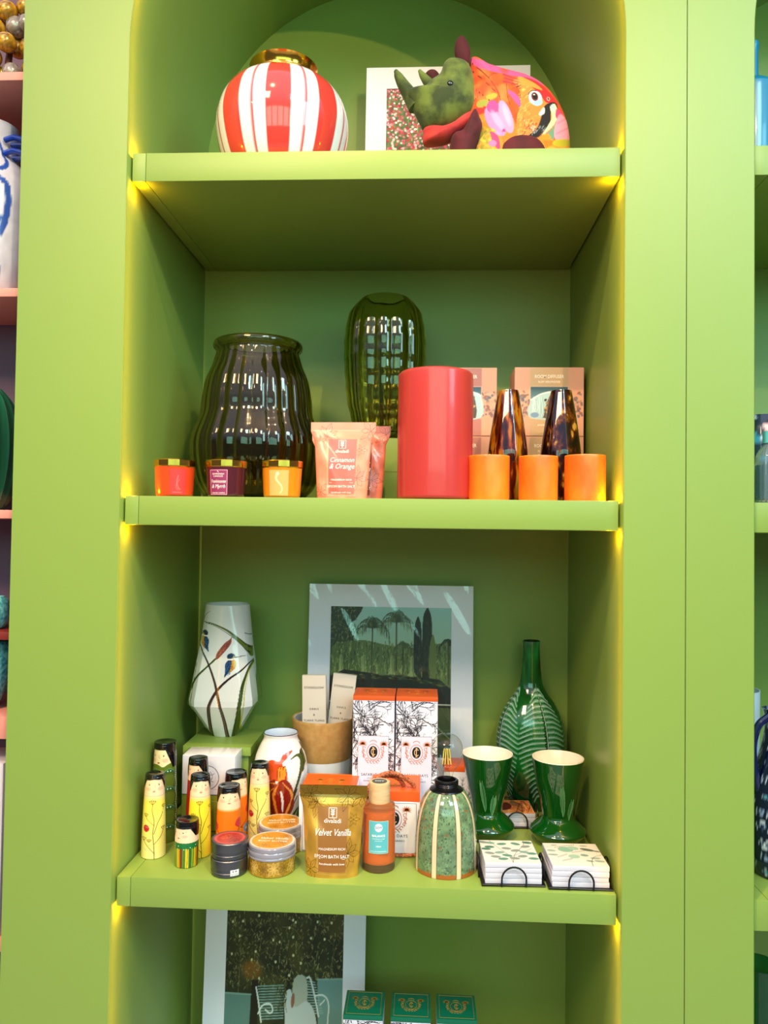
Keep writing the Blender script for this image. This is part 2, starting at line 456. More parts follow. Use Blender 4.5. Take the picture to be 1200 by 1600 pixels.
# ------------------------------------------------------------------ top shelf
# striped round vase
cv = Canvas(720, 20, 'f2eef0')
for k in range(8):      # wide coral bands separated by white with a thin line
    x = 90 * k + 14
    cv.rect(x - 21, -5, x + 21, 30, 'dd3f38'); cv.rect(x + 45 - 2.2, -5, x + 45 + 2.2, 30, 'c23c44')
    if k == 0: cv.rect(720 - 7, -5, 725, 30, 'dd3f38')
prof = smooth([(.055, 0), (.085, .012), (.112, .05), (.1275, .115), (.122, .160), (.105, .190), (.080, .210), (.062, .219)], 6)
t = thing('striped_vase', 'round glossy vase with coral and white vertical stripes and a gold neck', 'vase', (-.188, .175, S1), rz=.0)
b = MB(); b.lathe([(0, 0)] + prof, 240, cv=cv); b.build('body', GLAZE, t)
b = MB(); b.lathe([(.0600, .217), (.0570, .224), (.0575, .229), (.0600, .236), (.0640, .2425), (.0660, .2435), (.0650, .2425), (.0560, .233), (.054, .222), (.052, .19)], 72)
b.build('neck', GOLD, t)

# framed meadow print
def meadow(w, h):
    c = Canvas(w, h, '566b3a'); g = random.Random(4)
    c.mottle(.3, 7)
    for k in range(260):
        x = g.random() * w; y = g.random() * h; c.line([(x, y), (x + g.uniform(-3, 3), y + g.uniform(15, 40))], 1.1, g.choice(['8aa05a', '3c5230', 'a7b778', '6d8a48']))
    for k in range(2300):
        y = g.random() ** 1.5 * h; x = g.random() * w; r = 2.5 + 2.0 * y / h
        c.ell(x, y, r * g.uniform(.7, 1.4), r * g.uniform(.6, 1.1), g.choice(['c02a44', 'd8506a', 'eaa0b0', 'f4dcdc', 'b21c38', 'e07888', 'f0c8c8', 'd0413c', 'ffffff', 'c8346a']), g.random() * 3)
    return c


def matted(name, label, w, h, bw, bb, pw, ph, cvx, loc, lean, res, sleeve=False, cat='print', rz=0, bt=None):
    """white mounted print leaning back: mat w*h, printed window pw*ph, borders bw (left), bb (bottom)."""
    t = thing(name, label, cat, loc, rz)
    M = Matrix.Rotation(-lean, 4, 'X')
    b = MB(); z = bb; T = .003
    for (x0, x1, z0, z1) in ((-w / 2, -w / 2 + bw, 0, h), (-w / 2 + bw + pw, w / 2, 0, h), (-w / 2 + bw, -w / 2 + bw + pw, 0, z), (-w / 2 + bw, -w / 2 + bw + pw, z + ph, h)):
        b.box(((x0 + x1) / 2, 0, (z0 + z1) / 2), (x1 - x0, T, z1 - z0))
    b.xform(M); b.build('mount', WHITE, t)
    b = MB(); b.box((0, T * .5 + .0016, h / 2), (w, .003, h)); b.xform(M); b.build('backing_board', mat('grey_board', 'b8b4ac', rough=.8, bump=(300, .05)), t)
    b = MB(); b.panel(pw, ph, cvx, res[0], res[1], c=(-w / 2 + bw + pw / 2, .0012, z)); b.xform(M); b.build('printed_picture', PRINT, t)
    if sleeve:
        g = random.Random(9); nu, nv = 60, 60; P = np.zeros((nu, nv, 3))
        ph0 = [(g.uniform(8, 55), g.uniform(8, 55), g.random() * 6, g.uniform(.00008, .00028)) for _ in range(9)]
        for i in range(nu):
            for j in range(nv):
                u, v = i / (nu - 1), j / (nv - 1)
                q = sum(a * math.sin(fx * u * w * 3 + fz * v * h * 3 + p) for fx, fz, p, a in ph0)
                P[i, j] = ((v - .5) * (w + .001), -T / 2 - .0026 + q * 1.7, u * h)
        b = MB(); b.grid(P, flip=False); b.xform(M); b.build('plastic_sleeve', CLEARFILM, t)
    return t


def film(name, amount=.05, tint='ffffff'):
    """thin clear plastic: mostly see-through with fresnel gloss."""
    m = bpy.data.materials.new(name); m.use_nodes = True; nt = m.node_tree; nt.nodes.clear()
    o = nt.nodes.new('ShaderNodeOutputMaterial'); mx = nt.nodes.new('ShaderNodeMixShader'); tr = nt.nodes.new('ShaderNodeBsdfTransparent')
    gl = nt.nodes.new('ShaderNodeBsdfGlossy'); fr = nt.nodes.new('ShaderNodeMath'); fr.operation = 'POWER'; lw = nt.nodes.new('ShaderNodeLayerWeight'); lw.inputs[0].default_value = .5; nt.links.new(lw.outputs['Facing'], fr.inputs[0]); fr.inputs[1].default_value = 4.5
    ad = nt.nodes.new('ShaderNodeMath'); ad.operation = 'ADD'; ad.use_clamp = True; ad.inputs[1].default_value = amount
    tr.inputs[0].default_value = (*lin(tint), 1); gl.inputs['Roughness'].default_value = .06
    nt.links.new(fr.outputs[0], ad.inputs[0]); nt.links.new(ad.outputs[0], mx.inputs[0]); nt.links.new(tr.outputs[0], mx.inputs[1]); nt.links.new(gl.outputs[0], mx.inputs[2]); nt.links.new(mx.outputs[0], o.inputs[0])
    return m


CLEARFILM = film('clear_film', .06)
THINGLASS = film('thin_clear_glass', .02)
matted('mounted_meadow_print', 'white mounted print of a pink and red flower meadow behind the plush rhino', .365, .387, .046, .08, .273, .257,
       meadow(330, 310), (.138, .385, S1), .06, (300, 282), cat='print')

# plush rhino: drawn on a flat pattern in pattern units, sewn up as stuffed shapes
def rx(p): return (p[0] - 754) * .001254
def rz_(p): return 1.4987 - (p[1] - 117) * .00127 - (p[0] - 617) * 2.8e-5 - S1


def front_shift(p, y): return np.array((p[0] + .07 * y, p[1] + .52 * y))      # perspective offset: pieces further to the front are set a little lower


def pillow(b, outline, T, c=None, m=0, cv=None, C=None, rings=26, n=10, y0=0, power=.5, flat=0):
    o = np.array([front_shift(q, y0) for q in smooth([(rx(p), rz_(p)) for p in outline] + [(rx(outline[0]), rz_(outline[0]))], n)[:-1]])
    cc = front_shift((rx(c), rz_(c)), y0) if c else o.mean(0)
    for sd in (-1, 1):
        k = np.sin(np.linspace(0, PI / 2, rings)); P = np.zeros((rings, len(o), 3))
        for i, q in enumerate(k):
            xz = cc + (o - cc) * q; P[i, :, 0] = xz[:, 0]; P[i, :, 2] = np.maximum(xz[:, 1], .0006); P[i, :, 1] = y0 + sd * T * max(0, 1 - q * q) ** power
        col = None
        if cv is not None:
            X_ = P[..., 0] - .07 * P[..., 1]; Z_ = P[..., 2] - .52 * P[..., 1]
            px = X_ / .001254 + 754; py = 117 - (Z_ + S1 - 1.4987 + (px - 617) * 2.8e-5) / .00127
            col = lin(cv.sample((px - cv.T[0]) * cv.T[2] / cv.w, (py - cv.T[1]) * cv.T[2] / cv.h))
        elif C is not None: col = np.tile(lin(C), (P.shape[0] * P.shape[1], 1)).reshape(P.shape)
        b.grid(P, m, col, wrap=True, flip=sd > 0)


cv = Canvas(900, 1080, 'e4501c', (718, 85, 5))
cv.mottle(.12, 40, 3)
cv.poly([(718, 80), (745, 93), (790, 106), (830, 120), (850, 134), (820, 124), (780, 116), (745, 106)], 'f2528c', sm=5)
for k in range(26):
    g = random.Random(k); cv.ell(g.uniform(740, 790), g.uniform(108, 160), g.uniform(4, 10), g.uniform(4, 12), g.choice(['f4843c', 'ec4a2c', 'f89a4c', 'e8552c']), al=.5, soft=20)
for p in ([(738, 100), (760, 120), (775, 140), (782, 158)], [(738, 112), (757, 128), (775, 146)], [(745, 142), (765, 158)], [(790, 132), (792, 150), (796, 165)], [(763, 123), (770, 117), (777, 117)], [(748, 152), (742, 158)]):
    cv.curve(p, .8, '4a1a20')
cv.ell(768, 152, 9, 4.5, 'b0a83c', -.3); cv.ell(755, 163, 10, 6, 'a0a040', -.2); cv.poly([(741, 172), (764, 167), (757, 175), (748, 182)], 'd8302c', sm=4)
cv.ell(753, 187, 6, 5, '7a7a3c'); cv.poly([(742, 185), (795, 180), (806, 215), (792, 250), (745, 250)], 'f08a28', al=.8, sm=4)
# parrot head
cv.poly([(800, 128), (815, 124), (840, 132), (862, 155), (868, 170), (858, 196), (842, 214), (812, 216), (806, 206), (806, 185), (812, 160), (810, 142)], 'f0843a', sm=5)
for k in range(240):
    g = random.Random(100 + k); x = g.uniform(808, 842); y = g.uniform(132, 214)
    if (x > 828 and y < 180): continue
    cv.line([(x, y), (x - g.uniform(1, 5), y + g.uniform(1, 5))], 1.2, g.choice(['f8b060', 'f8c060', 'e86a30', 'ee7a3a', 'fabc70']), .3, al=.8)
cv.poly([(816, 122), (835, 127), (852, 140), (868, 160), (866, 165), (850, 160), (842, 150), (832, 140), (822, 132)], 'd8222c', sm=5)
cv.poly([(808, 121), (820, 124), (838, 134), (845, 142), (828, 137), (812, 133)], 'f0903c', sm=4)
for k in range(40):
    g = random.Random(300 + k); x = g.uniform(815, 840); y = g.uniform(185, 211); cv.line([(x, y), (x + g.uniform(-4, 1), y + g.uniform(1, 4))], 1.6, g.choice(['5a1a20', 'd84a48', 'c8382c', '401418', 'f09070']), .3, al=.8)
for q in ([(786, 118), (808, 126)], [(788, 124), (812, 131)], [(786, 129), (808, 134)]): cv.line(q, 2.4, 'd8204a', .8)
for k in range(12):
    g = random.Random(500 + k); x = g.uniform(800, 815); y = g.uniform(130, 140); cv.line([(x, y), (x + g.uniform(-6, -1), y + g.uniform(0, 4))], 1, '501420', .3)
cv.poly([(792, 144), (800, 145), (810, 155), (811, 168), (803, 160)], 'ee5094', sm=5)
for e in ((774, 190, 12, 25, -.55, 'f088c0'), (790, 183, 9, 26, -.32, 'f094c4'), (770, 168, 9, 10, -.2, 'ea4a94')): cv.ell(*e[:4], e[5], e[4])
cv.ell(777, 188, 5, 17, 'f8aad4', -.55, al=.8, soft=12); cv.ell(791, 180, 4, 17, 'fab4d8', -.32, al=.8, soft=12); cv.ell(787, 204, 2.4, 3, 'c8387c'); cv.ell(787, 207, 1.6, 2, 'f088b0')
cv.ell(834, 154, 10, 11.5, 'd8e4f4', -.4); cv.ell(838, 161, 7, 5, '9cc4dc', -.3); cv.ell(833, 152, 5.3, 6.8, '7a3038', -.3); cv.ell(833.2, 151.6, 3.8, 5, '140c10', -.3); cv.ell(832, 149, 1.5, .9, 'ffffff'); cv.curve([(823, 149), (828, 143), (836, 143)], 1.2, '3a2028')
cv.ell(854, 155, 2.6, 3, 'f0b0a0'); cv.ell(854, 155, 1.4, 1.8, '2a1014')
cv.poly([(848, 166), (856, 161), (866, 161), (869, 170), (866, 168), (858, 176), (857, 190), (848, 203), (838, 214), (824, 212), (836, 200), (842, 186), (844, 176)], '181a20', sm=5)
cv.poly([(857, 166), (864, 162), (868, 172), (867, 186), (858, 200), (844, 210), (852, 198), (859, 184), (857, 172)], 'e8dcae', sm=5)
cv.poly([(857, 166), (862, 163), (866, 170), (860, 174)], 'b8ccd8', sm=4)
cv.poly([(839, 178), (847, 168), (848, 176), (842, 181)], 'f0ece8', sm=3)
for k in range(30):
    g = random.Random(700 + k); x = g.uniform(826, 850); y = g.uniform(198, 212); cv.line([(x, y), (x + 3, y - 4)], .6, g.choice(['8898a8', '40444c', 'c0c8d0']))
cv.poly([(845, 215), (858, 202), (866, 192), (864, 205), (860, 218)], '6a9a84', sm=4); cv.poly([(838, 216), (852, 208), (858, 215), (850, 225), (842, 225)], 'f0902c', sm=4)
cv.poly([(867, 170), (876, 176), (880, 188), (866, 184)], 'e8407c', sm=4); cv.poly([(864, 196), (872, 178), (884, 188), (892, 215), (878, 217), (864, 216)], 'f09cc0', sm=5)
for q in ([(866, 208), (888, 198)], [(868, 192), (884, 184)]): cv.line(q, .8, 'd04a80')
cv.rect(718, 217, 900, 300, 'f08a30'); cv.ell(876, 222, 16, 6, 'b8b02c'); cv.poly([(846, 218), (862, 218), (858, 228), (850, 230)], 'f07820')
for k in range(160):
    g = random.Random(900 + k); x = g.uniform(746, 772); y = g.uniform(200, 250); cv.ell(x, y, 2.5, 2, g.choice(['a8a034', '8c8a2c', 'c8b83c', '7c7c28']), al=.7)
cv.poly([(766, 206), (778, 212), (781, 232), (773, 226)], 'e83c6c', sm=4); cv.ell(770, 223, 6, 5, 'f070a0')
for k in range(40):
    g = random.Random(1200 + k); cv.ell(g.uniform(735, 885), g.uniform(232, 307), 8, 7, g.choice(['f088b0', 'f0a050', 'b8b040', 'e8502c']), al=.7, soft=6)
rh = thing('plush_rhino', 'plush rhino with green velvet head and parrot-printed orange body, on the top shelf', 'toy', (.2005, .205, S1))
b = MB(); pillow(b, [(736, 92), (760, 102), (790, 111), (820, 119), (843, 131), (863, 150), (879, 176), (888, 205), (890, 235), (888, 265), (872, 294), (810, 300), (760, 296), (735, 262), (726, 225), (726, 180), (732, 130)], .055, (806, 200), cv=cv, rings=120, n=16)
b.build('body', FABRIC, rh)
velv = mat('green_velvet', '4a5a18', rough=.75, sheen=.15, bump=(300, .3), noise=(26, [(0.38, '2c3a0c'), (.62, '66762a')]))
mar = mat('maroon_velvet', '4c0814', rough=.8, sheen=.05, bump=(300, .3), noise=(30, [(0.3, '380610'), (.7, '5c0c1c')]))
redv = mat('red_velvet', 'b01c20', rough=.75, sheen=.15, bump=(300, .3), noise=(40, [(0.3, 'a01820'), (.7, 'd03830')]))
b = MB()
pillow(b, [(688, 118), (695, 100), (706, 93), (722, 95), (733, 103), (741, 125), (744, 150), (744, 172), (729, 187), (702, 199), (680, 205), (664, 205), (656, 192), (645, 170), (634, 152), (640, 144), (660, 142), (672, 130)], .036, (700, 152), y0=-.014, power=.5)
for ax, r0, r1 in ((smooth([(652, 172), (642, 156), (630, 138), (622, 124), (619, 118)], 5), .0185, .0046), (smooth([(676, 142), (667, 132), (660, 123), (656, 117)], 5), .012, .0036)):
    P = [(rx(p), -.012, rz_(p)) for p in ax]; b.tube(P, r0, 14, r2=r1); b.ball(P[-1], r1 * 1.02, seg=12, rings=8)
b.build('head', velv, rh, sharp=60)
b = MB(); pillow(b, [(666, 203), (690, 203), (714, 194), (738, 177), (748, 184), (730, 204), (702, 221), (682, 226), (665, 227), (663, 215)], .026, (702, 210), y0=-.022, power=.4); b.build('jaw', redv, rh)
b = MB(); pillow(b, [(711, 72), (711, 88), (718, 100), (731, 102), (735, 88), (734, 76), (728, 63), (721, 57), (715, 62)], .010, y0=-.02); b.build('ear', mar, rh)
b = MB(); pillow(b, [(663, 118), (668, 109), (678, 108), (686, 116), (688, 128), (676, 132)], .010, y0=.02); b.build('ear', mar, rh)
b = MB(); pillow(b, [(726, 205), (742, 174), (750, 186), (754, 200), (748, 225), (742, 260), (734, 304), (712, 306), (705, 270), (706, 225), (712, 212)], .035, (728, 235), y0=-.035, power=.4); b.build('foreleg', mar, rh)
b = MB(); pillow(b, [(745, 307), (742, 260), (748, 225), (765, 205), (785, 215), (790, 250), (788, 307)], .028, (766, 255), y0=-.045, power=.4, cv=cv, rings=60, n=12); b.build('foreleg', FABRIC, rh)
b = MB(); pillow(b, [(780, 307), (779, 250), (786, 226), (802, 214), (825, 213), (842, 222), (851, 245), (852, 307)], .022, (815, 258), y0=-.055, power=.35); b.build('hind_foot', mar, rh)
b = MB(); ex, ez = front_shift((rx((705, 134)), rz_((705, 134))), -.046); b.ball((ex, -.0480, ez), .0062, seg=20, rings=12, sq=(1, .7, 1)); b.build('eye', mat('black_glass_eye', '0a0808', rough=.05, coat=1, bump=(100, .0)), rh)

# ------------------------------------------------------------------ middle shelf
OLIVE = mat('olive_brown_glass', 'a08c34', rough=.02, trans=1, ior=1.48)
OLIVE2 = mat('olive_green_glass', 'ccc878', rough=.02, trans=1, ior=1.48)


def ribbed(name, mats, prof, n, amp, wob, loc, label, wall=.0045, seg=None, part=None):
    seg = seg or n * 12; pr = smooth(prof, 8)
    def mod(A, z): return 1 + amp * np.abs(np.cos(A * n / 2)) ** 1.0 * np.clip((z - .004) / .02, 0, 1) * np.clip((prof[-1][1] - z - .006) / .03, 0, 1) - amp * .6
    full = [(0, 0)] + [(r * (1 + wob * math.sin(z * 190)), z) for r, z in pr]
    inner = [(max(.001, r - wall), z) for r, z in full[:0:-1] if z > .012] + [(0, .012)]
    b = MB(); b.lathe(full + inner, seg, mod=mod); o = b.build(name, mats, loc=loc, sharp=80)
    return tag(o, label, 'vase')


ribbed('ribbed_glass_vase', OLIVE, [(r * 1.04, z * 1.043) for r, z in [(.080, 0), (.100, .012), (.116, .040), (.1245, .085), (.1240, .118), (.113, .150), (.107, .168), (.1045, .196), (.098, .232), (.086, .262), (.0805, .284), (.0815, .290), (.0865, .295), (.088, .301), (.0865, .306), (.083, .308)]], 24, .035, 0,
       (-.243, .240, S2), 'large dark olive ribbed glass vase behind the three small jar candles')
b = MB(); b.box((.014, .10, .066), (.150, .14, .132), bev=.001); b.box((.014, .10, .066), (.1512, .1412, .004))
tag(b.build('riser_block', PAINT, loc=(0, .22, S2)), 'green display block under the tall ribbed vase on the middle shelf', 'display block')
ribbed('ribbed_glass_vase', OLIVE2, [(.040, 0), (.056, .008), (.068, .045), (.077, .085), (.0815, .130), (.0845, .175), (.0840, .215), (.0780, .258), (.0680, .283), (.056, .298), (.047, .303), (.0435, .3035)], 14, .075, .006,
       (.010, .318, S2 + .1325), 'tall slim green ribbed glass vase on the block, behind the coral cylinder', wall=.004)

# coral glass cylinder
cor = mat('coral_satin_glass', 'b43632', rough=.28, coat=.25, sss=.35, sssr=(.9, .3, .25), bump=(30, .15))
b = MB(); b.lathe([(0, 0)] + smooth([(.060, 0), (.0665, .004), (.0672, .02), (.0672, .11), (.0672, .214), (.0664, .222), (.0635, .2275), (.060, .229), (.0575, .226), (.057, .21)], 5) + [(.057, .02), (0, .018)], 96)
tag(b.build('cylinder_vase', cor, loc=(.114, .085, S2), sharp=60), 'tall coral pink glass cylinder in the middle of the middle shelf', 'vase')

# pouches -------------------------------------------------
def star_flower(cv, x, y, R, col, w=1.0, n=7, rot=0, seedp=(.0,)):
    for k in range(n):
        a = rot + 2 * PI * k / n; c, s_ = math.cos(a), math.sin(a); L = R * (1 if k % 2 == 0 else .8); wd = R * .20
        A = (x + c * L, y + s_ * L)
        for sd in (-1, 1): cv.curve([(x, y), (x + c * L * .5 - s_ * wd * sd, y + s_ * L * .5 + c * wd * sd), A], w, col)
        cv.line([(x + c * R * .25, y + s_ * R * .25), (x + c * L * .8, y + s_ * L * .8)], w * .7, col)


def pouch_cv(base, top, ink, panelc, panel2):
    c = Canvas(420, 520, base); c.mottle(.10, 46, 5)
    c.rect(0, 0, 420, 62, top); c.line([(0, 78), (420, 78)], 2, top); c.line([(0, 66), (420, 66)], 1.5, panelc, al=.5)
    star_flower(c, 105, 95, 95, ink, 2, 8, .3); star_flower(c, 330, 380, 90, ink, 2, 8, .1); star_flower(c, 390, 60, 80, ink, 2, 7, .5); star_flower(c, 40, 480, 80, ink, 2, 7); star_flower(c, 355, 190, 45, ink, 1.6, 6)
    c.rect(108, 118, 316, 488, panelc); c.vgrad(118, 118, panelc, panelc)
    for y in range(118, 488):
        q = (y - 118) / 370; c.a[y, 108:316] = hx(panelc) * (1 - q) + hx(panel2) * q
    c.frame(98, 110, 326, 498, 2.2, 'f0c8a0', al=.9)
    return c


def leaf_emblem(b, x, z, s, surf, m):
    """little botanical mark in a square frame, as thin line work."""
    for p in ([(-1, -1), (1, -1), (1, 1), (-1, 1), (-1, -1)],):
        for (a0, a1) in zip(p[:-1], p[1:]): b.tube([surf(x + a0[0] * s, z + a0[1] * s * 1.2), surf(x + a1[0] * s, z + a1[1] * s * 1.2)], s * .07, 4, m)
    b.tube([surf(x, z - s * 1.1), surf(x, z + s * .8)], s * .07, 4, m)
    for zz in (-.5, -.05, .4):
        for sd in (-1, 1):
            b.add([surf(x, z + s * zz * 1.2), surf(x + sd * s * .35, z + s * (zz * 1.2 + .10)), surf(x + sd * s * .55, z + s * (zz * 1.2 + .5)), surf(x + sd * s * .15, z + s * (zz * 1.2 + .38))], [(0, 1, 2, 3) if sd > 0 else (3, 2, 1, 0)], m)


def pouch(label, loc, rz, w0, w1, w2, h, T, cvx, words, m, res=(120, 150), tilt=.04, group='foil bath salt pouches', sd=0):
    t = thing('bath_salt_pouch', label, 'pouch', loc, rz, group)
    g = random.Random(31 + sd); ws = [(g.uniform(10, 40), g.uniform(10, 40), g.random() * 6, g.uniform(.0003, .0009)) for _ in range(7)]
    def wd(v): return np.interp(v, [0, .35, .75, .88, 1], [w0, (w0 + w1) / 2, w1, w2, w2])
    def yy(x, z):
        v = np.clip(z / h, 0, 1); u = np.clip(x / (wd(v) / 2), -1, 1)
        th = T * np.interp(v, [0, .12, .5, .8, .9, 1], [1, 1.0, .72, .30, .06, .05])
        q = -th * np.sqrt(np.maximum(0, 1 - np.abs(u) ** 2.6))
        k = sum(a * np.sin(fx * x * 6 + fz * z * 4 + p) for fx, fz, p, a in ws) * np.interp(v, [0, .1, .8, .9, 1], [.3, 1, .8, .2, .1]) * (1 - u ** 4) * (np.abs(u) ** 1.0 * .9 + .1)
        return q + k + tilt * z
    b = MB(); nu, nv = res
    u, v = np.meshgrid(np.linspace(0, 1, nu), np.linspace(0, 1, nv)); X = (u - .5) * wd(v); Z = v * h
    bz = Z + (1 - v) ** 6 * (.004 * (1 - (2 * u - 1) ** 2) * -1 + .004)
    bz = np.where(v == 0, 0, bz)
    b.grid(np.stack([X, yy(X, Z), bz], -1), 0, lin(cvx.sample(u, 1 - v)))
    b.grid(np.stack([X, -(yy(X, Z) - tilt * Z) + tilt * Z + .0004, bz], -1), 0, lin(cvx.sample(u * 0 + .03, 1 - v)), flip=True)
    a = np.stack([X[0], yy(X[0], Z[0]), Z[0] * 0], -1); c2 = a.copy(); c2[:, 1] = -a[:, 1] + .0004
    b.grid(np.stack([a, c2]), 0, np.tile(lin(cvx.a[5, 5]), (2 * nu, 1)).reshape(2, nu, 3), flip=True)
    b.build('bag', m, t, sharp=60)
    if words:
        b = MB()
        def xf(P): P = P.copy(); P[:, 1] = yy(P[:, 0], P[:, 2]) - .0007; return P
        def surf(x, z): return (x, float(yy(x, z)) - .0006, z)
        k = h / .14
        leaf_emblem(b, 0, .099 * k, .0062 * k, surf, 0)
        for s_, sz, z, sh, sx in words: b.text(s_, sz * k, (0, 0, z * k), 0, shear=sh, xf=xf, sx=sx)
        x0 = .021 * k; zz = .0295 * k; b.tube([surf(-x0, zz), surf(x0, zz)], .0003, 4)
        b.build('lettering', TEXTW, t)
    return t


words1 = [('divaladi', .0085, .0835, 0, 1.0), ('Cinnamon', .0125, .0665, .35, .85), ('& Orange', .0135, .0545, .35, .85), ('MAGNESIUM RICH', .0046, .0330, 0, 1), ('EPSOM BATH SALT', .0062, .0205, 0, .95), ('handmade with love', .0044, .0105, .2, 1)]
foilp = mat('peach_foil_print', attr=True, rough=.38, coat=.3); foilg = mat('gold_foil_print', attr=True, rough=.26, metal=.55, coat=.2)
CVP = pouch_cv('e88468', 'ec8c74', '7a3430', 'b4605c', 'b85848')
pouch('peach pouch of bath salt, front one, with star flower print, left of the coral cylinder', (-.051, .075, S2), -.03, .090, .102, .1175, .139, .016, CVP, words1, foilp, group='peach bath salt pouches')
pouch('darker peach bath salt pouch half hidden behind the right edge of the front one', (-.026, .125, S2), -.06, .088, .100, .116, .139, .016, pouch_cv('c46450', 'a85448', '5a2420', '7c3430', '70302c'), words1, foilp, group='peach bath salt pouches', sd=2)
pouch('peach bath salt pouch showing only a sliver left of the front one', (-.061, .165, S2), .08, .088, .100, .116, .132, .016, CVP, None, foilp, group='peach bath salt pouches', sd=3)

# jar candles --------------------------------------------
def jar_candle(label, loc, body, lab, lx, lw, kind):
    t = thing('jar_candle', label, 'candle', loc, 0, 'small jar candles with gold lids')
    b = MB(); b.lathe([(0, 0)] + smooth([(.0285, 0), (.0315, .003), (.0325, .010), (.0345, .048), (.0350, .0535)], 4) + [(.0330, .0535), (0, .0525)], 72); b.build('glass_jar', body, t)
    b = MB(); b.lathe([(.0352, .0525), (.0362, .0540), (.0362, .0640), (.0352, .0652), (.0300, .0656), (0, .0656)], 24, mod=lambda A, z: 1 + .012 * np.cos(A * 12)); b.build('gold_lid', GOLD, t, sharp=12)
    r = .0348
    def xf(P):
        P = P.copy(); a = P[:, 0] / r if P.ndim == 2 else P[..., 0] / r; rr = .0315 + .0036 * P[..., 2] / .0535 + .0007
        d = P[..., 1].copy(); P[..., 0] = (rr - d) * np.sin(a); P[..., 1] = -(rr - d) * np.cos(a); return P
    b = MB(); c = Canvas(80, 100, lab)
    if kind == 'plum': c.frame(2, 2, 78, 98, 2, 'e8a0b0')
    if kind == 'amber':
        c.curve([(36, 12), (30, 30), (36, 44), (50, 60), (54, 78), (46, 92)], 9, 'ffd9a0', 3); c.ell(36, 14, 6, 7, 'ffe0b0')
    if kind == 'red':
        c.curve([(40, 25), (34, 50), (42, 74), (52, 80)], 3, 'f07870'); c.curve([(46, 40), (30, 66), (40, 84)], 2, 'f07870'); c.line([(15, 92), (60, 92)], 2, 'f07870')
    b.panel(lw, .044, c, 40, 50, c=(lx, 0, .0035), xf=xf)
    if kind == 'plum':
        f = lambda P: xf(P + np.array([0, -.0003, 0]))
        b.text('SAVANNAH', .0042, (lx, 0, .0385), 1, xf=f); b.text('CANDLES', .0042, (lx, 0, .0345), 1, xf=f)
        b.text('Frankincense', .0085, (lx, 0, .0245), 1, shear=.3, sx=.62, xf=f); b.text('& Myrrh', .0095, (lx, 0, .0155), 1, shear=.3, sx=.8, xf=f); b.text('SCENTED CANDLE', .003, (lx, 0, .0060), 1, xf=f)
        b.tube([tuple(f(np.array([[lx - .001, 0, .045]]))[0]), tuple(f(np.array([[lx + .0015, 0, .0425]]))[0])], .0004, 4, 1)
    b.build('label', [PRINT, TEXTW], t)
    return t


jar_candle('orange-red jar candle with a red label, leftmost of the three', (-.3475, .052, S2), mat('red_orange_glass', 'e8481c', rough=.2, coat=.4, sss=.3, sssr=(1, .3, .1), bump=(40, .02)), 'dc3430', .017, .030, 'red')
jar_candle('dark plum jar candle with a magenta label, middle of the three small jars', (-.2555, .055, S2), mat('plum_glass', '4a1a24', rough=.15, coat=.5, bump=(40, .02)), '8c2a58', -.006, .034, 'plum')
jar_candle('amber orange jar candle with a pale label, right of the plum jar', (-.1555, .055, S2), mat('amber_jar_glass', 'e88414', rough=.2, coat=.4, sss=.3, sssr=(1, .4, .1), bump=(40, .02)), 'f0a45c', .000, .036, 'amber')

# orange pillar candles
wax = mat('orange_wax', 'ff6a10', rough=.38, coat=.15, sss=.5, sssr=(1, .35, .08), bump=(45, .25), noise=(14, [(.3, 'ff5a10'), (.7, 'ff8a1c')], (1, 1, .5)))
for i, (x, r, h, lab) in enumerate(((.2085, .0355, .0775, 'short orange pillar candle right beside the coral cylinder'), (.2940, .0335, .0775, 'short orange pillar candle, middle one of the three in a row'), (.3745, .0350, .0795, 'short orange pillar candle nearest the right wall of the niche'))):
    t = thing('pillar_candle', lab, 'candle', (x, .058, S2), .7 * i, 'short orange pillar candles')
    b = MB(); b.lathe([(0, 0)] + smooth([(r - .002, 0), (r, .002), (r, .03), (r, h - .004), (r - .0012, h - .001), (r - .004, h)], 4) + [(r * .6, h - .001), (r * .3, h - .003), (0, h - .004)], 64, mod=lambda A, z, i=i: 1 + .006 * np.sin(A * 3 + z * 60 + i) + .004 * np.sin(A * 7 - z * 90)); b.build('wax', wax, t)
    b = MB(); b.tube([(0, 0, h - .005), (.0005, 0, h + .001), (.001, 0, h + .004)], .0008, 6); b.build('wick', TEXTW, t)

# tortoiseshell glass vases
def tortoise(name, dark):
    m = mat(name, 'ffffff', rough=.04, trans=.45, ior=1.45, coat=.4, noise=(48, [(.36, '200804'), (.47, '6a1e04'), (.56, 'c87010'), (.68, 'b0a030')] if not dark else [(.40, '0c0404'), (.52, '3a1008'), (.60, '7a4408'), (.68, 'e8b850')], (1.9, 1.9, .35) if not dark else (1.3, 1.3, .8)))
    return m


for x, m, rz, lab in ((.2530, tortoise('amber_mottled_glass', False), .4, 'tapering amber brown mottled glass vase, left of the pair behind the orange candles'), (.3520, tortoise('dark_mottled_glass', True), 1.9, 'tapering blackish brown mottled glass vase, right of the pair near the niche wall')):
    b = MB(); pr = [(0, 0)] + smooth([(.030, 0), (.0345, .004), (.0365, .03), (.0385, .085), (.0375, .105), (.030, .155), (.0220, .200), (.0192, .2130)], 6) + [(.0165, .2130)] + smooth([(.0185, .200), (.026, .155), (.033, .105), (.034, .085), (.032, .03)], 5) + [(0, .02)]
    b.lathe(pr, 8 * 8, mod=lambda A, z: 1 - .035 * np.abs(np.sin(A * 4 + z * 6)) ** 2)
    tag(b.build('mottled_glass_vase', m, loc=(x, .168, S2), rz=rz, sharp=50), lab, 'vase', 'mottled glass vases')

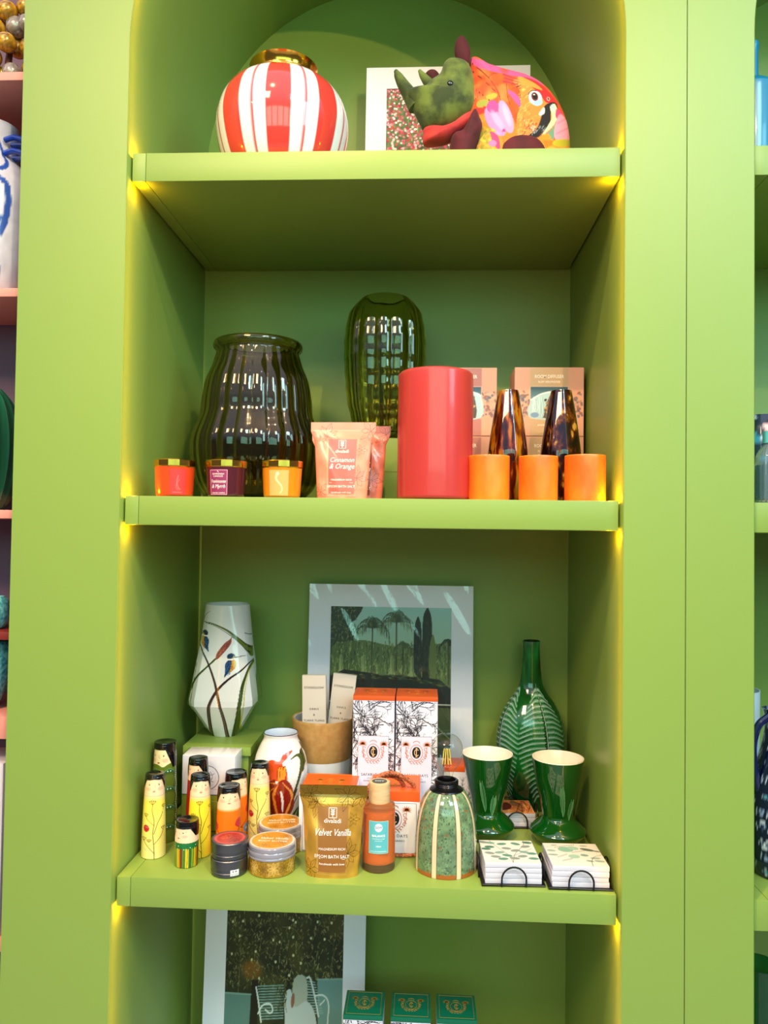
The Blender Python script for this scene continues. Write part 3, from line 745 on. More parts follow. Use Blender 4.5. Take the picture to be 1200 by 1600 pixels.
# diffuser cartons: two stacks of two
def diffuser_cv(pan, seed):
    c = Canvas(228, 236, 'dea48c'); g = random.Random(seed)
    for side in (0, 178):
        for k in range(46):
            c.ell(side + g.uniform(0, 50), g.uniform(82, 172), g.uniform(3, 8), g.uniform(2.5, 5), g.choice(['6c5a68', '8c6a74', 'b4887c', '5a6478', 'b8988c', '946058']), g.random() * 3, al=.85)
    c.rect(50, 0, 178, 236, pan)
    for y in range(66, 174):
        q = (y - 66) / 108; c.a[y, 52:176] = hx('34586c') * (1 - q) + hx('b8d8e0') * q
    c.poly([(52, 116), (90, 92), (140, 84), (176, 96), (176, 174), (52, 174)], 'aed0dc', sm=5); c.curve([(52, 112), (90, 90), (140, 82), (176, 96)], 5, 'e0ecf0')
    for k in range(16): x = g.uniform(56, 170); c.curve([(x, g.uniform(100, 120)), (x + g.uniform(-8, 8), 140), (x + g.uniform(-10, 10), 168)], 1.6, g.choice(['d8ecf0', '88b4c4', 'f0f8f8']))
    c.poly([(96, 168), (116, 96), (150, 92), (160, 174), (96, 174)], '5c4a44', sm=3)
    for k in range(26): c.ell(g.uniform(100, 155), g.uniform(100, 170), 5, 4, g.choice(['3c3030', 'a08054', '6c5848', 'c8a464']), g.random() * 3)
    c.ell(66, 164, 14, 9, '7c9cc4'); c.frame(50, 64, 178, 176, 1.2, 'e8c8b4')
    return c


cart = mat('peach_carton', 'dca48c', rough=.6, bump=(200, .05))
def carton(label, loc, pan, lettering, seed):
    t = thing('diffuser_carton', label, 'box', loc, 0, 'peach room diffuser cartons')
    b = MB(); b.box((0, .045, .0705), (.1395, .09, .1405), bev=.001); b.build('carton', cart, t)
    b = MB(); b.panel(.137, .138, diffuser_cv(pan, seed), 110, 112, 0, (0, -.0003, .0012))
    b.text('ROOM DIFFUSER', .0098, (0, -.0006, .1185), 1, sx=.80, bold=.01); b.text('RUIM VERSPREIDER', .0068, (0, -.0006, .1085), 1, sx=.76); b.text('scented', .0075, (-.012, -.0006, .021), 1, shear=.3)
    b.build('printed_front', [PRINT, TEXTW], t)
    return t


carton('upper carton of the left stack, mauve panel, partly behind the coral cylinder', (.172, .283, S2 + .1413), 'bb7c78', 1, 3)
carton('lower carton of the left stack, under the mauve-panelled one', (.172, .283, S2), 'bb7c78', 1, 4)
carton('upper carton of the right stack, tan panel, behind the dark mottled vase', (.347, .278, S2 + .1413), 'c8a684', 1, 5)
carton('lower carton of the right stack, below the tan-panelled one', (.347, .278, S2), 'c8a684', 1, 6)

# ------------------------------------------------------------------ lower shelf
b = MB(); b.box((0, .072, .067), (.128, .132, .134), bev=.0008); b.box((0, .070, .144), (.140, .144, .0175), bev=.001)
tag(b.build('riser_block', PAINT, loc=(-.320, .268, S3)), 'green display block under the tall kingfisher vase on the lower shelf', 'display block')

# kingfisher vase (faceted)
cv = Canvas(420, 912, 'dcd8d4', (189, 120, .75))
def kf_bird(cx, cy, s, flip, beak):
    f = -1 if flip else 1
    T = lambda x, y: (cx + f * x * s, cy + y * s)
    cv.poly([T(-10, -40), T(14, -44), T(40, -20), T(44, 25), T(20, 60), T(-20, 90), T(-46, 118), T(-40, 60), T(-44, 10), T(-30, -20)], '1c3a60', sm=5)
    cv.poly([T(10, -40), T(42, -30), T(50, 10), T(28, 50), T(-10, 80), T(4, 40), T(12, 0)], 'd09030', sm=5)
    cv.poly([T(30, -36), T(48, -14), T(46, 14), T(30, 30), T(28, -4)], 'c8b468', sm=5)
    cv.ell(*T(4, -66), 34 * s, 30 * s, '20344c'); cv.poly([T(-30, -46), T(10, -48), T(36, -56), T(20, -36), T(-20, -34)], 'e8e0d8', sm=4); cv.ell(*T(26, -62), 12 * s, 9 * s, 'd8b070')
    cv.ell(*T(18, -66), 4 * s, 4 * s, '080808'); cv.line([T(30, -60), T(*beak)], 9 * s, '1c1818', 2 * s); cv.line([T(32, -57), T(beak[0] - 10, beak[1] + 3)], 4 * s, 'a06848', 1)
    g = random.Random(int(cx))
    for _ in range(60):
        x = g.uniform(-38, 6); y = g.uniform(-24, 90) ; cv.line([T(x, y), T(x - 6, y + 14)], 3 * s, g.choice(['0c1830', '2c5888', '102848', '447cb0']), al=.8)
    for _ in range(20): cv.line([T(g.uniform(0, 34), g.uniform(0, 50)), T(g.uniform(0, 30), g.uniform(10, 60))], 2 * s, g.choice(['e8c860', 'a85c18', '704018']), al=.6)
cv.curve([(300, 270), (400, 285), (520, 340), (610, 420), (680, 500), (715, 580)], 6, '5c6c1c', 34); cv.curve([(300, 270), (400, 283), (520, 334), (620, 415), (690, 500), (715, 570)], 3, '181c10', 8)
cv.curve([(310, 274), (420, 304), (530, 370), (620, 450), (700, 560)], 3, '20240c', 6); cv.curve([(290, 260), (310, 210), (360, 168)], 5, '1c1414', 2); cv.curve([(655, 368), (700, 405), (735, 440)], 4, '2a201c')
cv.curve([(560, 405), (520, 480), (440, 590), (360, 670), (260, 780), (205, 900)], 7, '3c4c1c', 20); cv.curve([(430, 590), (350, 672), (254, 775), (198, 900)], 3, '14180c', 5)
cv.curve([(562, 402), (530, 450)], 5, '4c2820'); cv.poly([(560, 410), (556, 460), (510, 530), (450, 598), (434, 592), (445, 540), (500, 460), (540, 425)], '8c4438', sm=5)
g = random.Random(2)
for _ in range(50):
    q = g.random(); cv.line([(545 - 100 * q + g.uniform(-10, 10), 445 + 130 * q + g.uniform(-10, 10)), (540 - 100 * q, 455 + 130 * q)], 3, g.choice(['5c2018', 'c08070', 'a85848']))
cv.curve([(265, 470), (300, 520), (370, 640), (430, 790), (460, 900), (490, 1030), (510, 1180), (516, 1336)], 9, '2a1818', 32); cv.curve([(468, 960), (494, 1060), (508, 1180), (512, 1336)], 5, '6c4848', 14)
cv.curve([(712, 628), (650, 700), (560, 768), (470, 860), (410, 970), (385, 1080), (378, 1336)], 10, '2a1818', 34); cv.curve([(430, 940), (390, 1060), (378, 1190), (376, 1336)], 4, '6c4848', 10)
cv.curve([(715, 640), (690, 740), (668, 850), (655, 1000), (620, 1160), (570, 1336)], 8, '3c4c14', 50); cv.curve([(716, 640), (700, 760), (688, 900), (686, 1010), (640, 1180), (600, 1336)], 3, 'b8a820', 10); cv.curve([(712, 640), (680, 760), (655, 900), (640, 1020), (600, 1180), (560, 1336)], 4, '10140a', 7)
cv.curve([(240, 640), (205, 900), (195, 1000), (250, 1150), (330, 1336)], 14, '4c5c20', 44); cv.curve([(255, 640), (232, 900), (228, 1010), (280, 1170), (350, 1336)], 4, '10140a', 8)
kf_bird(325, 430, .92, True, (56, -58)); kf_bird(560, 640, 1.0, False, (128, -72))
H = .280; lev = [(0, .0275, .15), (.02, .040, .6), (.072, .069, 1), (.084, .069, 1), (.135, .0625, .8), (.20, .0555, .35), (H, .0475, 0)]
b = MB(); nz, seg = 230, 340; a = np.linspace(-PI, PI, seg, endpoint=False)
def kfring(z, dr=0):
    w = np.interp(z, [l[0] for l in lev], [l[1] for l in lev]) - dr; k = np.interp(z, [l[0] for l in lev], [l[2] for l in lev])
    d = np.minimum.reduce([w / np.maximum(.01, np.abs(np.cos(a))), w / np.maximum(.01, np.abs(np.sin(a))), 1.216 * w / np.maximum(.01, np.abs(np.cos(np.abs(a) % (PI / 2) - PI / 4)))])
    r = w * (1 - k) + d * k; return np.stack([r * np.sin(a), -r * np.cos(a), np.full(seg, z)], -1)
P = np.array([kfring(z) for z in np.linspace(0, H, nz)])
uu = np.where(P[..., 1] <= 0, P[..., 0] / .069 / 2 + .5, .5 - P[..., 0] / .069 / 2); vv = 1 - P[..., 2] / H
b.grid(P, 0, lin(cv.sample(uu, vv)), wrap=True)
Q = np.array([kfring(z, d) for z, d in ((H, 0), (H + .0012, .0012), (H, .003), (H - .01, .004), (.09, .004), (.012, .004))]); b.grid(Q, 0, np.tile(lin('e4e2e0'), (6 * seg, 1)).reshape(6, seg, 3), wrap=True); b.disc(.025, .012, seg, C='e4e2e0')
tag(b.build('kingfisher_vase', GLAZE, loc=(-.328, .365, .1530), sharp=22), 'tall white faceted vase painted with two kingfishers and reeds', 'vase')

# white carton in cellophane
t = thing('wrapped_gift_box', 'white carton wrapped in clear film, with olive lower band, behind the dolls', 'box', (-.320, .208, S3))
cv = Canvas(210, 300, 'e0dce4'); cv.rect(0, 152, 210, 300, '8a9830'); cv.line([(0, 151), (210, 151)], 3, '14140c'); cv.line([(0, 292), (210, 292)], 3, '14140c'); cv.rect(0, 293, 210, 300, '8a9830')
g = random.Random(3)
for k in range(70):
    a0 = -1.7 + k * .052; cv.ell(105 + 46 * math.cos(a0) - 4, 84 + 46 * math.sin(a0), 1.6, 1.2, '3c3838')
for k in range(44): a0 = k / 44 * 2 * PI; cv.ell(101 + 34 * math.cos(a0), 84 + 34 * math.sin(a0), 1, .8, '8c8888')
for q in ([(112, 60), (122, 78), (116, 96), (126, 100)], [(108, 70), (118, 74), (128, 68)], [(118, 90), (108, 84)]): cv.curve(q, 1.6, '4a4444')
cv.line([(104, 128), (146, 129)], 2.4, 'd0a8b0'); cv.line([(60, 176), (150, 176)], 1.5, 'b8c080')
b = MB(); b.box((0, .030, .0755), (.1045, .0595, .151), bev=.0008, m=1); b.panel(.1035, .150, cv, 120, 160, 0, (0, -.0004, .0005)); b.build('carton', [PRINT, WHITE], t)
b = MB(); b.box((0, .030, .0762), (.1062, .0618, .1524), bev=.0016); b.build('clear_wrap', CLEARFILM, t)

# painted wooden dolls --------------------------------------------------
SK = 'f0cfa8'
def face(c, x0, y, s=1.5, look=0, mouth='c06060', closed=False, side=False):
    c.ell(x0 - 26 * s, y, 3.4 * s, 4.2 * s, '181010'); c.ell(x0 + 26 * s, y, 3.4 * s, 4.2 * s, '181010')
    for sd in (-1, 1): c.curve([(x0 + sd * 26 * s - 8 * s, y - 6 * s), (x0 + sd * 26 * s, y - 10 * s), (x0 + sd * 26 * s + 8 * s, y - 6 * s)], 1.2, 'c09070'); c.ell(x0 + sd * 34 * s, y + 26 * s, 15 * s, 11 * s, 'e8947c', al=.45, soft=9)
    c.curve([(x0 + 4 * s, y - 4 * s), (x0 + 6 * s, y + 16 * s), (x0 + 2 * s, y + 24 * s), (x0 - 4 * s, y + 22 * s)], 1.8, 'b07850'); c.ell(x0 + 2 * s, y + 20 * s, 5 * s, 4 * s, 'f8e0c0', soft=4)
    c.poly([(x0 - 9 * s, y + 40 * s), (x0 - 2 * s, y + 36 * s), (x0 + 3 * s, y + 37 * s), (x0 + 9 * s, y + 40 * s), (x0, y + 45 * s)], mouth)


def sprig(c, x, y, s, col='5c4410', w=3.4, n=4, rot=0):
    for k in range(n):
        a = -PI / 2 + (k - (n - 1) / 2) * .42 + rot; q = (x + math.cos(a) * 34 * s, y + math.sin(a) * 34 * s)
        c.curve([(x, y), (x + math.cos(a) * 16 * s + (k - 1.5) * 3, y + math.sin(a) * 14 * s), q], w, col); c.ell(q[0], q[1], 5.5 * s, 5.5 * s, '7c5c20')


def doll_base_cv(dress, y0=150, H_=760, neck=None):
    c = Canvas(480, H_, SK)
    c.rect(0, y0, 480, H_, dress); c.line([(0, y0), (480, y0)], 2, neck or 'e0b890'); return c


def cv_yellow(dress, low):
    c = Canvas(480, 760, SK); c.rect(0, 185, 480, 760, dress)
    for y in range(185, 760):
        q = min(1, (y - 185) / 60); lo = hx(dress) * (1 - (y - 185) / 575) + hx(low) * (y - 185) / 575; c.a[y] = hx(SK) * (1 - q) + lo * q
    c.line([(0, 188), (480, 188)], 2.4, 'd0a880'); face(c, 240, 84)
    for off in (0, 250, -250):
        x = 240 + off; br = '5c4410'
        c.curve([(x + 10, 760), (x + 6, 640), (x - 2, 520), (x + 6, 420), (x - 8, 330), (x - 8, 260)], 5, br, 3.6); c.curve([(x + 4, 530), (x + 30, 430), (x + 62, 360), (x + 80, 300)], 4, br); c.curve([(x + 8, 620), (x + 50, 560), (x + 74, 500)], 4, br); c.curve([(x + 6, 700), (x - 40, 630), (x - 66, 590)], 4, br)
        c.curve([(x + 4, 450), (x - 40, 400), (x - 56, 370)], 3.4, br)
        sprig(c, x - 8, 262, 1); sprig(c, x - 56, 372, .8); sprig(c, x + 80, 302, .8); sprig(c, x + 74, 500, .8); sprig(c, x - 66, 590, .9); sprig(c, x - 26, 600, .7)
        c.poly([(x - 74, 470), (x - 58, 446), (x - 34, 456), (x - 26, 486), (x - 44, 510), (x - 66, 500)], 'b81c28', sm=4); c.curve([(x - 60, 480), (x - 52, 466), (x - 42, 474), (x - 46, 488), (x - 56, 484)], 1.6, '5c0c14')
        for k in range(5): c.ell(x - 56 + k * 6, 462 + (k % 2) * 8, 2, 2, 'ffffff')
        g = random.Random(int(off) + 7)
        for k in range(26): c.ell(x + 80 + g.uniform(-12, 12), g.uniform(290, 640), 3.4, 3.4, 'fff4c0')
    c.curve([(180, 660), (200, 680), (222, 676), (206, 664), (190, 668)], 3, '90b0c0'); return c


def doll(label, loc, r0, r1, h, c, fringe, rz=0, hairtop='0e0b0d', n=(190, 230), cap=.93, rc=None):
    """tapered painted wooden peg doll; fringe(theta) = how far the hair hangs below the flat top."""
    t = thing('painted_doll', label, 'figurine', loc, rz, 'painted wooden dolls')
    rt = r1; pr = [(r0 - .0015, 0), (r0, .0015)] + [(r0 + (rt - r0) * (z / h) ** 1.15 + .0008 * math.sin(PI * z / h), z) for z in np.linspace(.004, h - .003, n[0])]
    b = MB(); b.lathe([(0, 0)] + pr + [(0, h - .003)], n[1], cv=c, zr=(0, h)); b.build('body', SATIN, t)
    b = MB(); seg = n[1]; a = np.linspace(-PI, PI, seg, endpoint=False); rows = []
    fr = np.array([fringe(x) for x in a])
    for q in np.linspace(0, 1, 14):
        z = h - .002 - fr * (1 - q); rr = r0 + (rt - r0) * (np.clip(z, 0, h) / h) ** 1.15 + .0010 + .0006 * math.sin(PI * min(1, q * 1.2)); rows.append(np.stack([rr * np.sin(a), -rr * np.cos(a), z], -1))
    for rr, z in ((rt + .0004, h + .0002), (rt - .0018, h + .0006), (rt - .005, h - .0008), (0.0001, h - .0014)): rows.append(np.stack([rr * np.sin(a), -rr * np.cos(a), np.full(seg, z)], -1))
    b.grid(np.array(rows), 0, wrap=True); b.build('hair', HAIR, t)
    z = h * .835; rr = r0 + (rt - r0) * (z / h) ** 1.15
    b = MB(); b.ball((.0004, -rr - .0002, z), .0016, sq=(.8, .8, 2.3), C=SK, seg=14, rings=10); b.build('nose', SATIN, t)
    return t


HAIR = mat('glossy_black_lacquer', '0c090b', rough=.12, coat=.6, bump=(60, .05))
bangs = lambda d=.010, dd=.018: (lambda t: (d * (.8 + .3 * abs(math.sin(t * 2.0))) if abs(t) < .85 else d * 1.09 + (dd * min(1, (abs(t) - .85) / .45))))
doll('slim pale yellow doll with a red berry, leftmost in front of the dark green doll', (-.390, .103, S3), .0218, .0160, .148, cv_yellow('f0dc50', 'ecdc8c'), bangs(.0055, .016), rz=.28)
doll('slim bright yellow doll with sprigs, behind the small striped doll', (-.3085, .113, S3), .0210, .0163, .145, cv_yellow('f4d830', 'e8cc30'), bangs(.0062, .018), rz=.36)
doll('slim pale yellow doll standing in front of the orange lily vase', (-.2150, .192, S3), .0222, .0160, .146, cv_yellow('ecd868', 'ead88c'), bangs(.0055, .016), rz=.02)
# tall green
c = Canvas(480, 760, 'f2dcae'); 
for x0, y0 in ((240, 84),):
    face(c, x0 - 36, y0 + 8, 1.35, mouth='8c1818'); c.curve([(x0 - 40, y0 + 2), (x0 - 36, y0 + 24), (x0 - 30, y0 + 28)], 2, 'a87848')
c.rect(0, 176, 480, 760, '44561c')
c.poly([(130, 190), (160, 158), (200, 160), (236, 178), (270, 158), (310, 150), (350, 170), (380, 210), (100, 210)], '5c701c', sm=4)
for y in (196, 330, 470, 620):
    for k in range(-1, 6):
        x = k * 96 + 40; c.poly([(x, y + 36), (x + 48, y), (x + 96, y + 36), (x + 48, y + 22)], '1c5a34', sm=4); c.curve([(x, y + 30), (x + 48, y - 2), (x + 96, y + 30)], 2, '7cb090'); c.ell(x + 36, y + 16, 4, 4, 'f8f8e8'); c.ell(x + 56, y + 16, 4, 4, 'f8f8e8')
        c.poly([(x + 10, y + 60), (x + 48, y + 40), (x + 86, y + 60), (x + 80, y + 130), (x + 16, y + 130)], '5a6c20', al=.8, sm=4)
for k in range(34): c.ell(338 + 6 * math.sin(k), 190 + k * 16, 4.4, 4.4, 'f8f8f0'); c.ell(96, 190 + k * 16, 4.4, 4.4, 'f8f8f0')
doll('tall dark green doll with a bare shoulder and white dots, at the back left', (-.3965, .176, S3), .0250, .0195, .186, c, lambda t: .0095 if -1.2 < t < .15 else (.0095 + .034 * min(1, (t - .15) / .7) if 0 <= t < 1.6 else .044), rz=.22)
# red one behind the yellow
c = Canvas(480, 760, 'eec09c'); face(c, 205, 92, 1.45, mouth='b04848'); c.rect(0, 190, 480, 760, 'a81418'); c.ell(330, 160, 12, 14, '1c1418')
for k in range(16): c.ell(300 + 5 * math.sin(k * 2), 300 + k * 26, 4, 4, 'f8e0c0')
doll('red-dressed doll with swept black hair, behind the bright yellow doll', (-.3300, .1720, S3), .0222, .0170, .158, c, lambda t: .0085 if -1.2 < t < .1 else (.0085 + .022 * min(1, (t - .1) / .8) if 0 <= t < 1.7 else .03), rz=.25)
# orange ones
def cv_orange():
    c = Canvas(480, 760, SK); face(c, 240, 104, 1.6); c.rect(0, 250, 480, 760, 'f07010')
    for y in range(235, 265): q = (y - 235) / 30; c.a[y] = hx(SK) * (1 - q) + hx('f27818') * q
    br = '5c1c14'
    c.curve([(170, 760), (190, 680), (240, 590), (300, 500), (318, 450)], 6, br, 4); c.curve([(150, 470), (190, 530), (250, 590), (290, 620)], 6, br, 4); c.curve([(240, 760), (280, 700), (330, 660)], 6, br); c.curve([(330, 650), (356, 700), (360, 760)], 5, br)
    for x, y, s in ((316, 400, 1), (136, 440, .9), (420, 470, .9)):
        c.poly([(x - 34 * s, y + 20 * s), (x - 26 * s, y - 30 * s), (x, y - 52 * s), (x + 28 * s, y - 28 * s), (x + 30 * s, y + 20 * s), (x, y + 52 * s)], 'c8202c', sm=5)
        for k in range(5): c.curve([(x, y + 46 * s), (x + (k - 2) * 12 * s, y), (x + (k - 2) * 8 * s, y - 42 * s)], 1.6, 'f07070')
    c.poly([(262, 590), (282, 560), (308, 560), (306, 600), (350, 650), (300, 660), (268, 640)], '5c88a8', sm=5); c.poly([(300, 600), (350, 652), (330, 662), (296, 630)], '2c3844', sm=3); c.ell(300, 566, 12, 12, '6c98b8'); c.ell(292, 612, 12, 16, 'e0a890')
    for k in range(9): c.ell(380 + (k % 3) * 9, 520 + k * 22, 7, 7, '5c1414')
    return c
co = cv_orange()
doll('orange doll with red tulips and a small blue bird, front of the orange pair', (-.2585, .128, S3), .0228, .0192, .122, co, bangs(.0075, .018), rz=.28)
doll('orange doll mostly hidden behind the front tulip doll', (-.2595, .186, S3), .0228, .0195, .129, co, bangs(.0075, .016), rz=.7)
# small striped
c = Canvas(480, 420, SK); face(c, 190, 92, 1.25, mouth='9c4040')
for k in range(24): c.rect(k * 20, 205, k * 20 + 20, 420, ['e8c020', '2c6c28', '88a428', 'e8b818', '7c3c1c', '4c8428'][k % 6])
for k in range(24): c.curve([(k * 20 + 10, 205), (k * 20 + 13, 300), (k * 20 + 10, 420)], 3, '4a2414'); c.poly([(k * 20 - 4, 190), (k * 20 + 24, 190), (k * 20 + 20, 240), (k * 20, 230)], '1c6c34', sm=3); c.ell(k * 20 + 10, 214 + (k % 3) * 14, 3.4, 3.4, 'f0f0d0' if k % 2 else '1c140c')
doll('small squat doll with yellow and green striped skirt, at the front', (-.3185, .070, S3), .0202, .0196, .079, c, lambda t: .0085 if -1.2 < t < .4 else (.0085 + .014 * min(1, (t - .4) / .5) if 0 <= t < 1.5 else .022), rz=.2)

# lily vase
cv = Canvas(640, 520, 'e4e0e0', (620, 1320, 1)); cv = Canvas(700, 760, 'e6e2e2', (0, 0, 1))
cv.curve([(120, 40), (60, 160), (40, 300), (60, 420), (150, 560), (260, 640)], 10, '2c2420', 34); cv.curve([(640, 120), (670, 240), (640, 360), (560, 500), (480, 600)], 30, '2c3c18', 12); cv.curve([(560, 170), (620, 150), (668, 200), (672, 270)], 10, '44501c', 36)
cv.curve([(300, 700), (420, 620), (560, 520), (620, 420)], 12, '1c2414', 20); cv.curve([(260, 660), (400, 640), (540, 590), (620, 480)], 8, '181c14'); cv.curve([(340, 760), (300, 700), (330, 640)], 60, '24401c', 30); cv.curve([(560, 760), (540, 680), (600, 600)], 40, '24381c', 14)
cv.poly([(250, 210), (330, 170), (430, 180), (470, 130), (560, 110), (520, 160), (470, 200), (520, 240), (540, 320), (500, 350), (430, 330), (330, 330), (270, 280)], 'c84818', sm=5)
for x in (440, 470, 500): cv.poly([(x - 16, 330), (x - 20, 250), (x, 215), (x + 18, 250), (x + 14, 330)], 'f08828', sm=5); cv.curve([(x - 16, 330), (x - 20, 250), (x, 215), (x + 18, 250), (x + 14, 330)], 5, '6c1408')
cv.poly([(400, 350), (340, 330), (250, 360), (200, 430), (210, 540), (260, 620), (340, 680), (420, 690)], '7c1810', sm=5)
for q in ([(390, 350), (300, 350), (220, 400), (200, 480), (230, 580), (320, 670)], [(400, 380), (320, 420), (280, 500), (320, 620)], [(410, 400), (360, 480), (370, 600), (420, 680)]): cv.curve(q, 8, 'e08428', 5)
cv.poly([(430, 340), (500, 320), (560, 350), (590, 430), (580, 560), (520, 640), (430, 690), (380, 660), (340, 560), (350, 430)], '8c1c10', sm=5)
for k in range(5):
    o = k * 26; cv.curve([(430 - o * .5, 350 + o * .5), (380 - o * .3, 460), (400 - o * .2, 600), (430, 684)], 7, 'e88428', 5); cv.curve([(480 + o * .8, 340 + o * .7), (560 + o * .2, 440 + o * .3), (540 - o * .2, 560), (440, 686)], 6, 'e07c20' if k % 2 else 'f0b050', 4)
cv.poly([(448, 420), (470, 430), (480, 500), (462, 600), (450, 560), (455, 500)], 'e8e0dc', sm=5); cv.curve([(440, 400), (440, 560), (436, 690)], 6, '4c0c08')
b = MB(); pr = smooth([(.024, 0), (.029, .004), (.034, .020), (.0445, .060), (.0535, .100), (.0545, .118), (.050, .142), (.041, .163), (.0350, .174), (.0335, .180), (.0350, .1865)], 20)
b.lathe([(0, 0)] + pr, 220, cv=cv, mode='front', xr=.0545, zr=(.0, .1865)); b.lathe([pr[-1], (.0342, .1878), (.033, .187)], 120, C='2a2c38'); b.lathe([(.033, .187), (.031, .178), (.036, .165), (.046, .13), (.048, .11), (.03, .03), (0, .01)], 80, C='d8dce8')
tag(b.build('lily_vase', GLAZE, loc=(-.1880, .262, S3), rz=-.12, sharp=60), 'round-shouldered white vase painted with an orange lily and dark leaves', 'vase')

# two-tone pot and the two slim cartons in it
t = thing('two_tone_pot', 'tan and white tapering ceramic pot holding two slim cartons', 'pot', (-.1150, .3620, S3))
tan = mat('tan_stoneware', 'c09050', rough=.5, bump=(160, .25), noise=(90, [(.3, 'b88848'), (.7, 'c89c5c')]))
b = MB(); b.lathe([(0, 0), (.050, 0), (.0525, .003), (.0600, .112)], 96); b.lathe([(.0622, .196), (.0605, .195), (.055, .12), (.050, .01), (0, .008)], 96); b.build('white_base', mat('white_glaze', 'd8d8dc', rough=.2, coat=.3, bump=(40, .03)), t, sharp=50)
b = MB(); b.lathe([(.0600, .112), (.0604, .1125), (.0662, .190), (.0664, .195), (.0656, .197), (.0630, .1965), (.0622, .196)], 96); b.build('tan_band', tan, t, sharp=50)
for lab, x, y, ry, ltr in (('slim cream fragrance carton in the pot, front one', -.127, .333, -.02, True), ('slim cream fragrance carton in the pot, leaning right behind the other', -.097, .358, .10, True)):
    t = thing('slim_carton', lab, 'box', (x, y, .009), 0, 'slim cream cartons in the pot'); M = Matrix.Rotation(ry, 4, 'Y')
    b = MB(); b.box((0, .006, .140), (.0500, .012, .280), bev=.0006); b.xform(M); b.build('carton', mat('cream_card', 'd8c8b8', rough=.6, bump=(200, .05)), t)
    b = MB(); b.text('STONEGLOW', .0068, (0, -.0005, .252), 0, sx=.95, sp=1.05); b.text('ORRIS', .0056, (0, -.0005, .2075), 0, sp=1.4, bold=.01); b.text('&', .0056, (0, -.0005, .1955), 0, bold=.01); b.text('YLANG YLANG', .0056, (0, -.0005, .1835), 0, sp=1.2, bold=.01); b.xform(M); b.build('lettering', TEXTK, t)

# palm garden print
cv = Canvas(400, 480, '4a5a30', (255, 190, .58))
for y in range(480):
    q = y / 480; c0 = hx('a0ccc8') * (1 - min(1, q * 3)) + hx('a8c4a0') * min(1, q * 3); cv.a[y] = c0
g = random.Random(8)
cv.poly([(250, 180), (430, 180), (400, 260), (360, 300), (400, 420), (380, 600), (250, 620)], '2c3a20', sm=4)
for k in range(260): x = g.uniform(255, 400); y = g.uniform(190, 420); cv.line([(x, y), (x + g.uniform(-14, 14), y + g.uniform(4, 26))], g.uniform(2, 6), g.choice(['5c7030', '1c2a24', '84984c', '202c30', '465a2c', 'a0a858']), 1, al=.8)
cv.poly([(250, 430), (420, 380), (560, 400), (700, 420), (945, 400), (945, 640), (250, 640)], '586c30', al=.9, sm=4)
for k in range(700): x = g.uniform(255, 945); y = g.uniform(380, 570); cv.curve([(x, y), (x + g.uniform(-8, 8), y + 14), (x + g.uniform(-10, 10), y + g.uniform(20, 50))], g.uniform(2, 6), g.choice(['6c8034', 'a4b468', '2c3a1c', '8c9c4c', '1c2818', 'b8c078', '485c24']), 1, al=.8, n=3)
def palm(x, y, R, col, trunk):
    cv.line([(x, y), (x + 2, y + 270)], 8, '2c3018', 7); cv.line([(x + 1, y + 20), (x + 3, y + 250)], 2, '7c8050')
    for k in range(22):
        a = -PI * .98 + k * PI * .96 / 21; L = R * g.uniform(.85, 1.1); ex, ey = x + math.cos(a) * L, y + math.sin(a) * L * .55 + (abs(math.cos(a)) ** 1.3) * L * .9
        cv.curve([(x, y), (x + math.cos(a) * L * .5, y + math.sin(a) * L * .62), (x + math.cos(a) * L * .88, y + math.sin(a) * L * .5 + abs(math.cos(a)) * L * .22), (ex, ey)], 5, col, 1.5)
        for j in range(5): q = .4 + j * .13; px = x + math.cos(a) * L * q; py = y + math.sin(a) * L * .55 * q + abs(math.cos(a)) * L * q * q * .6; cv.line([(px, py), (px + g.uniform(-5, 5), py + g.uniform(18, 50))], 2.4, g.choice([col, '86965c', '5a6a38']), .6, al=.8)
palm(495, 310, 105, '34442a', 1); palm(632, 275, 105, '3c4c2c', 1); palm(930, 400, 60, '24341c', 1); palm(672, 420, 60, '4c5c30', 1)
for x, y0, w in ((755, 250, 22), (808, 200, 27), (840, 350, 20)): cv.poly([(x - w * .3, y0), (x + w * .3, y0), (x + w, y0 + 90), (x + w * .9, 590), (x - w * .9, 590), (x - w, y0 + 80)], '1e2c18' if w > 20 else '6c7c3c', sm=4)
for k in range(120): x = g.choice([755, 808]) + g.uniform(-18, 18); y = g.uniform(260, 560); cv.line([(x, y), (x + 2, y + 24)], 3, g.choice(['2c3c24', '101a10', '445434']), al=.7)
for x in (310, 440, 600, 715): cv.poly([(x, 470), (x + 16, 470), (x + 20, 550), (x + 44, 588), (x - 28, 588), (x - 4, 550)], 'a4b070', al=.85, sm=3); cv.curve([(x + 10, 470), (x + 13, 540), (x + 24, 584)], 5, '5c6c38', al=.9)
cv.poly([(250, 585), (560, 572), (700, 578), (945, 640), (945, 1080), (250, 1080)], '141c10', sm=3)
for k in range(160): x = g.uniform(255, 945); y = 575 + max(0, x - 700) * .22 + g.uniform(-8, 18); cv.line([(x, y), (x + 24, y + 3)], 4, g.choice(['6c7c38', '3c4c20', '8c9848', '1c2810']), 1, al=.8)
for k in range(60): x = g.uniform(255, 945); y = g.uniform(640, 720); cv.line([(x, y), (x + 60, y + 4)], 3, '24301c', 1, al=.6)
cv.rect(250, 745, 945, 1100, '3c4a1c'); cv.line([(250, 722), (945, 730)], 7, 'c8ccb8'); cv.line([(330, 730), (370, 860)], 5, '7c8860'); cv.line([(800, 790), (945, 920)], 5, '9ca480')
cv.line([(250, 860), (945, 870)], 3, '5c6c30'); cv.rect(330, 905, 560, 1100, '1c2410')
CLEARFILM2 = CLEARFILM = film('cellophane', .07)
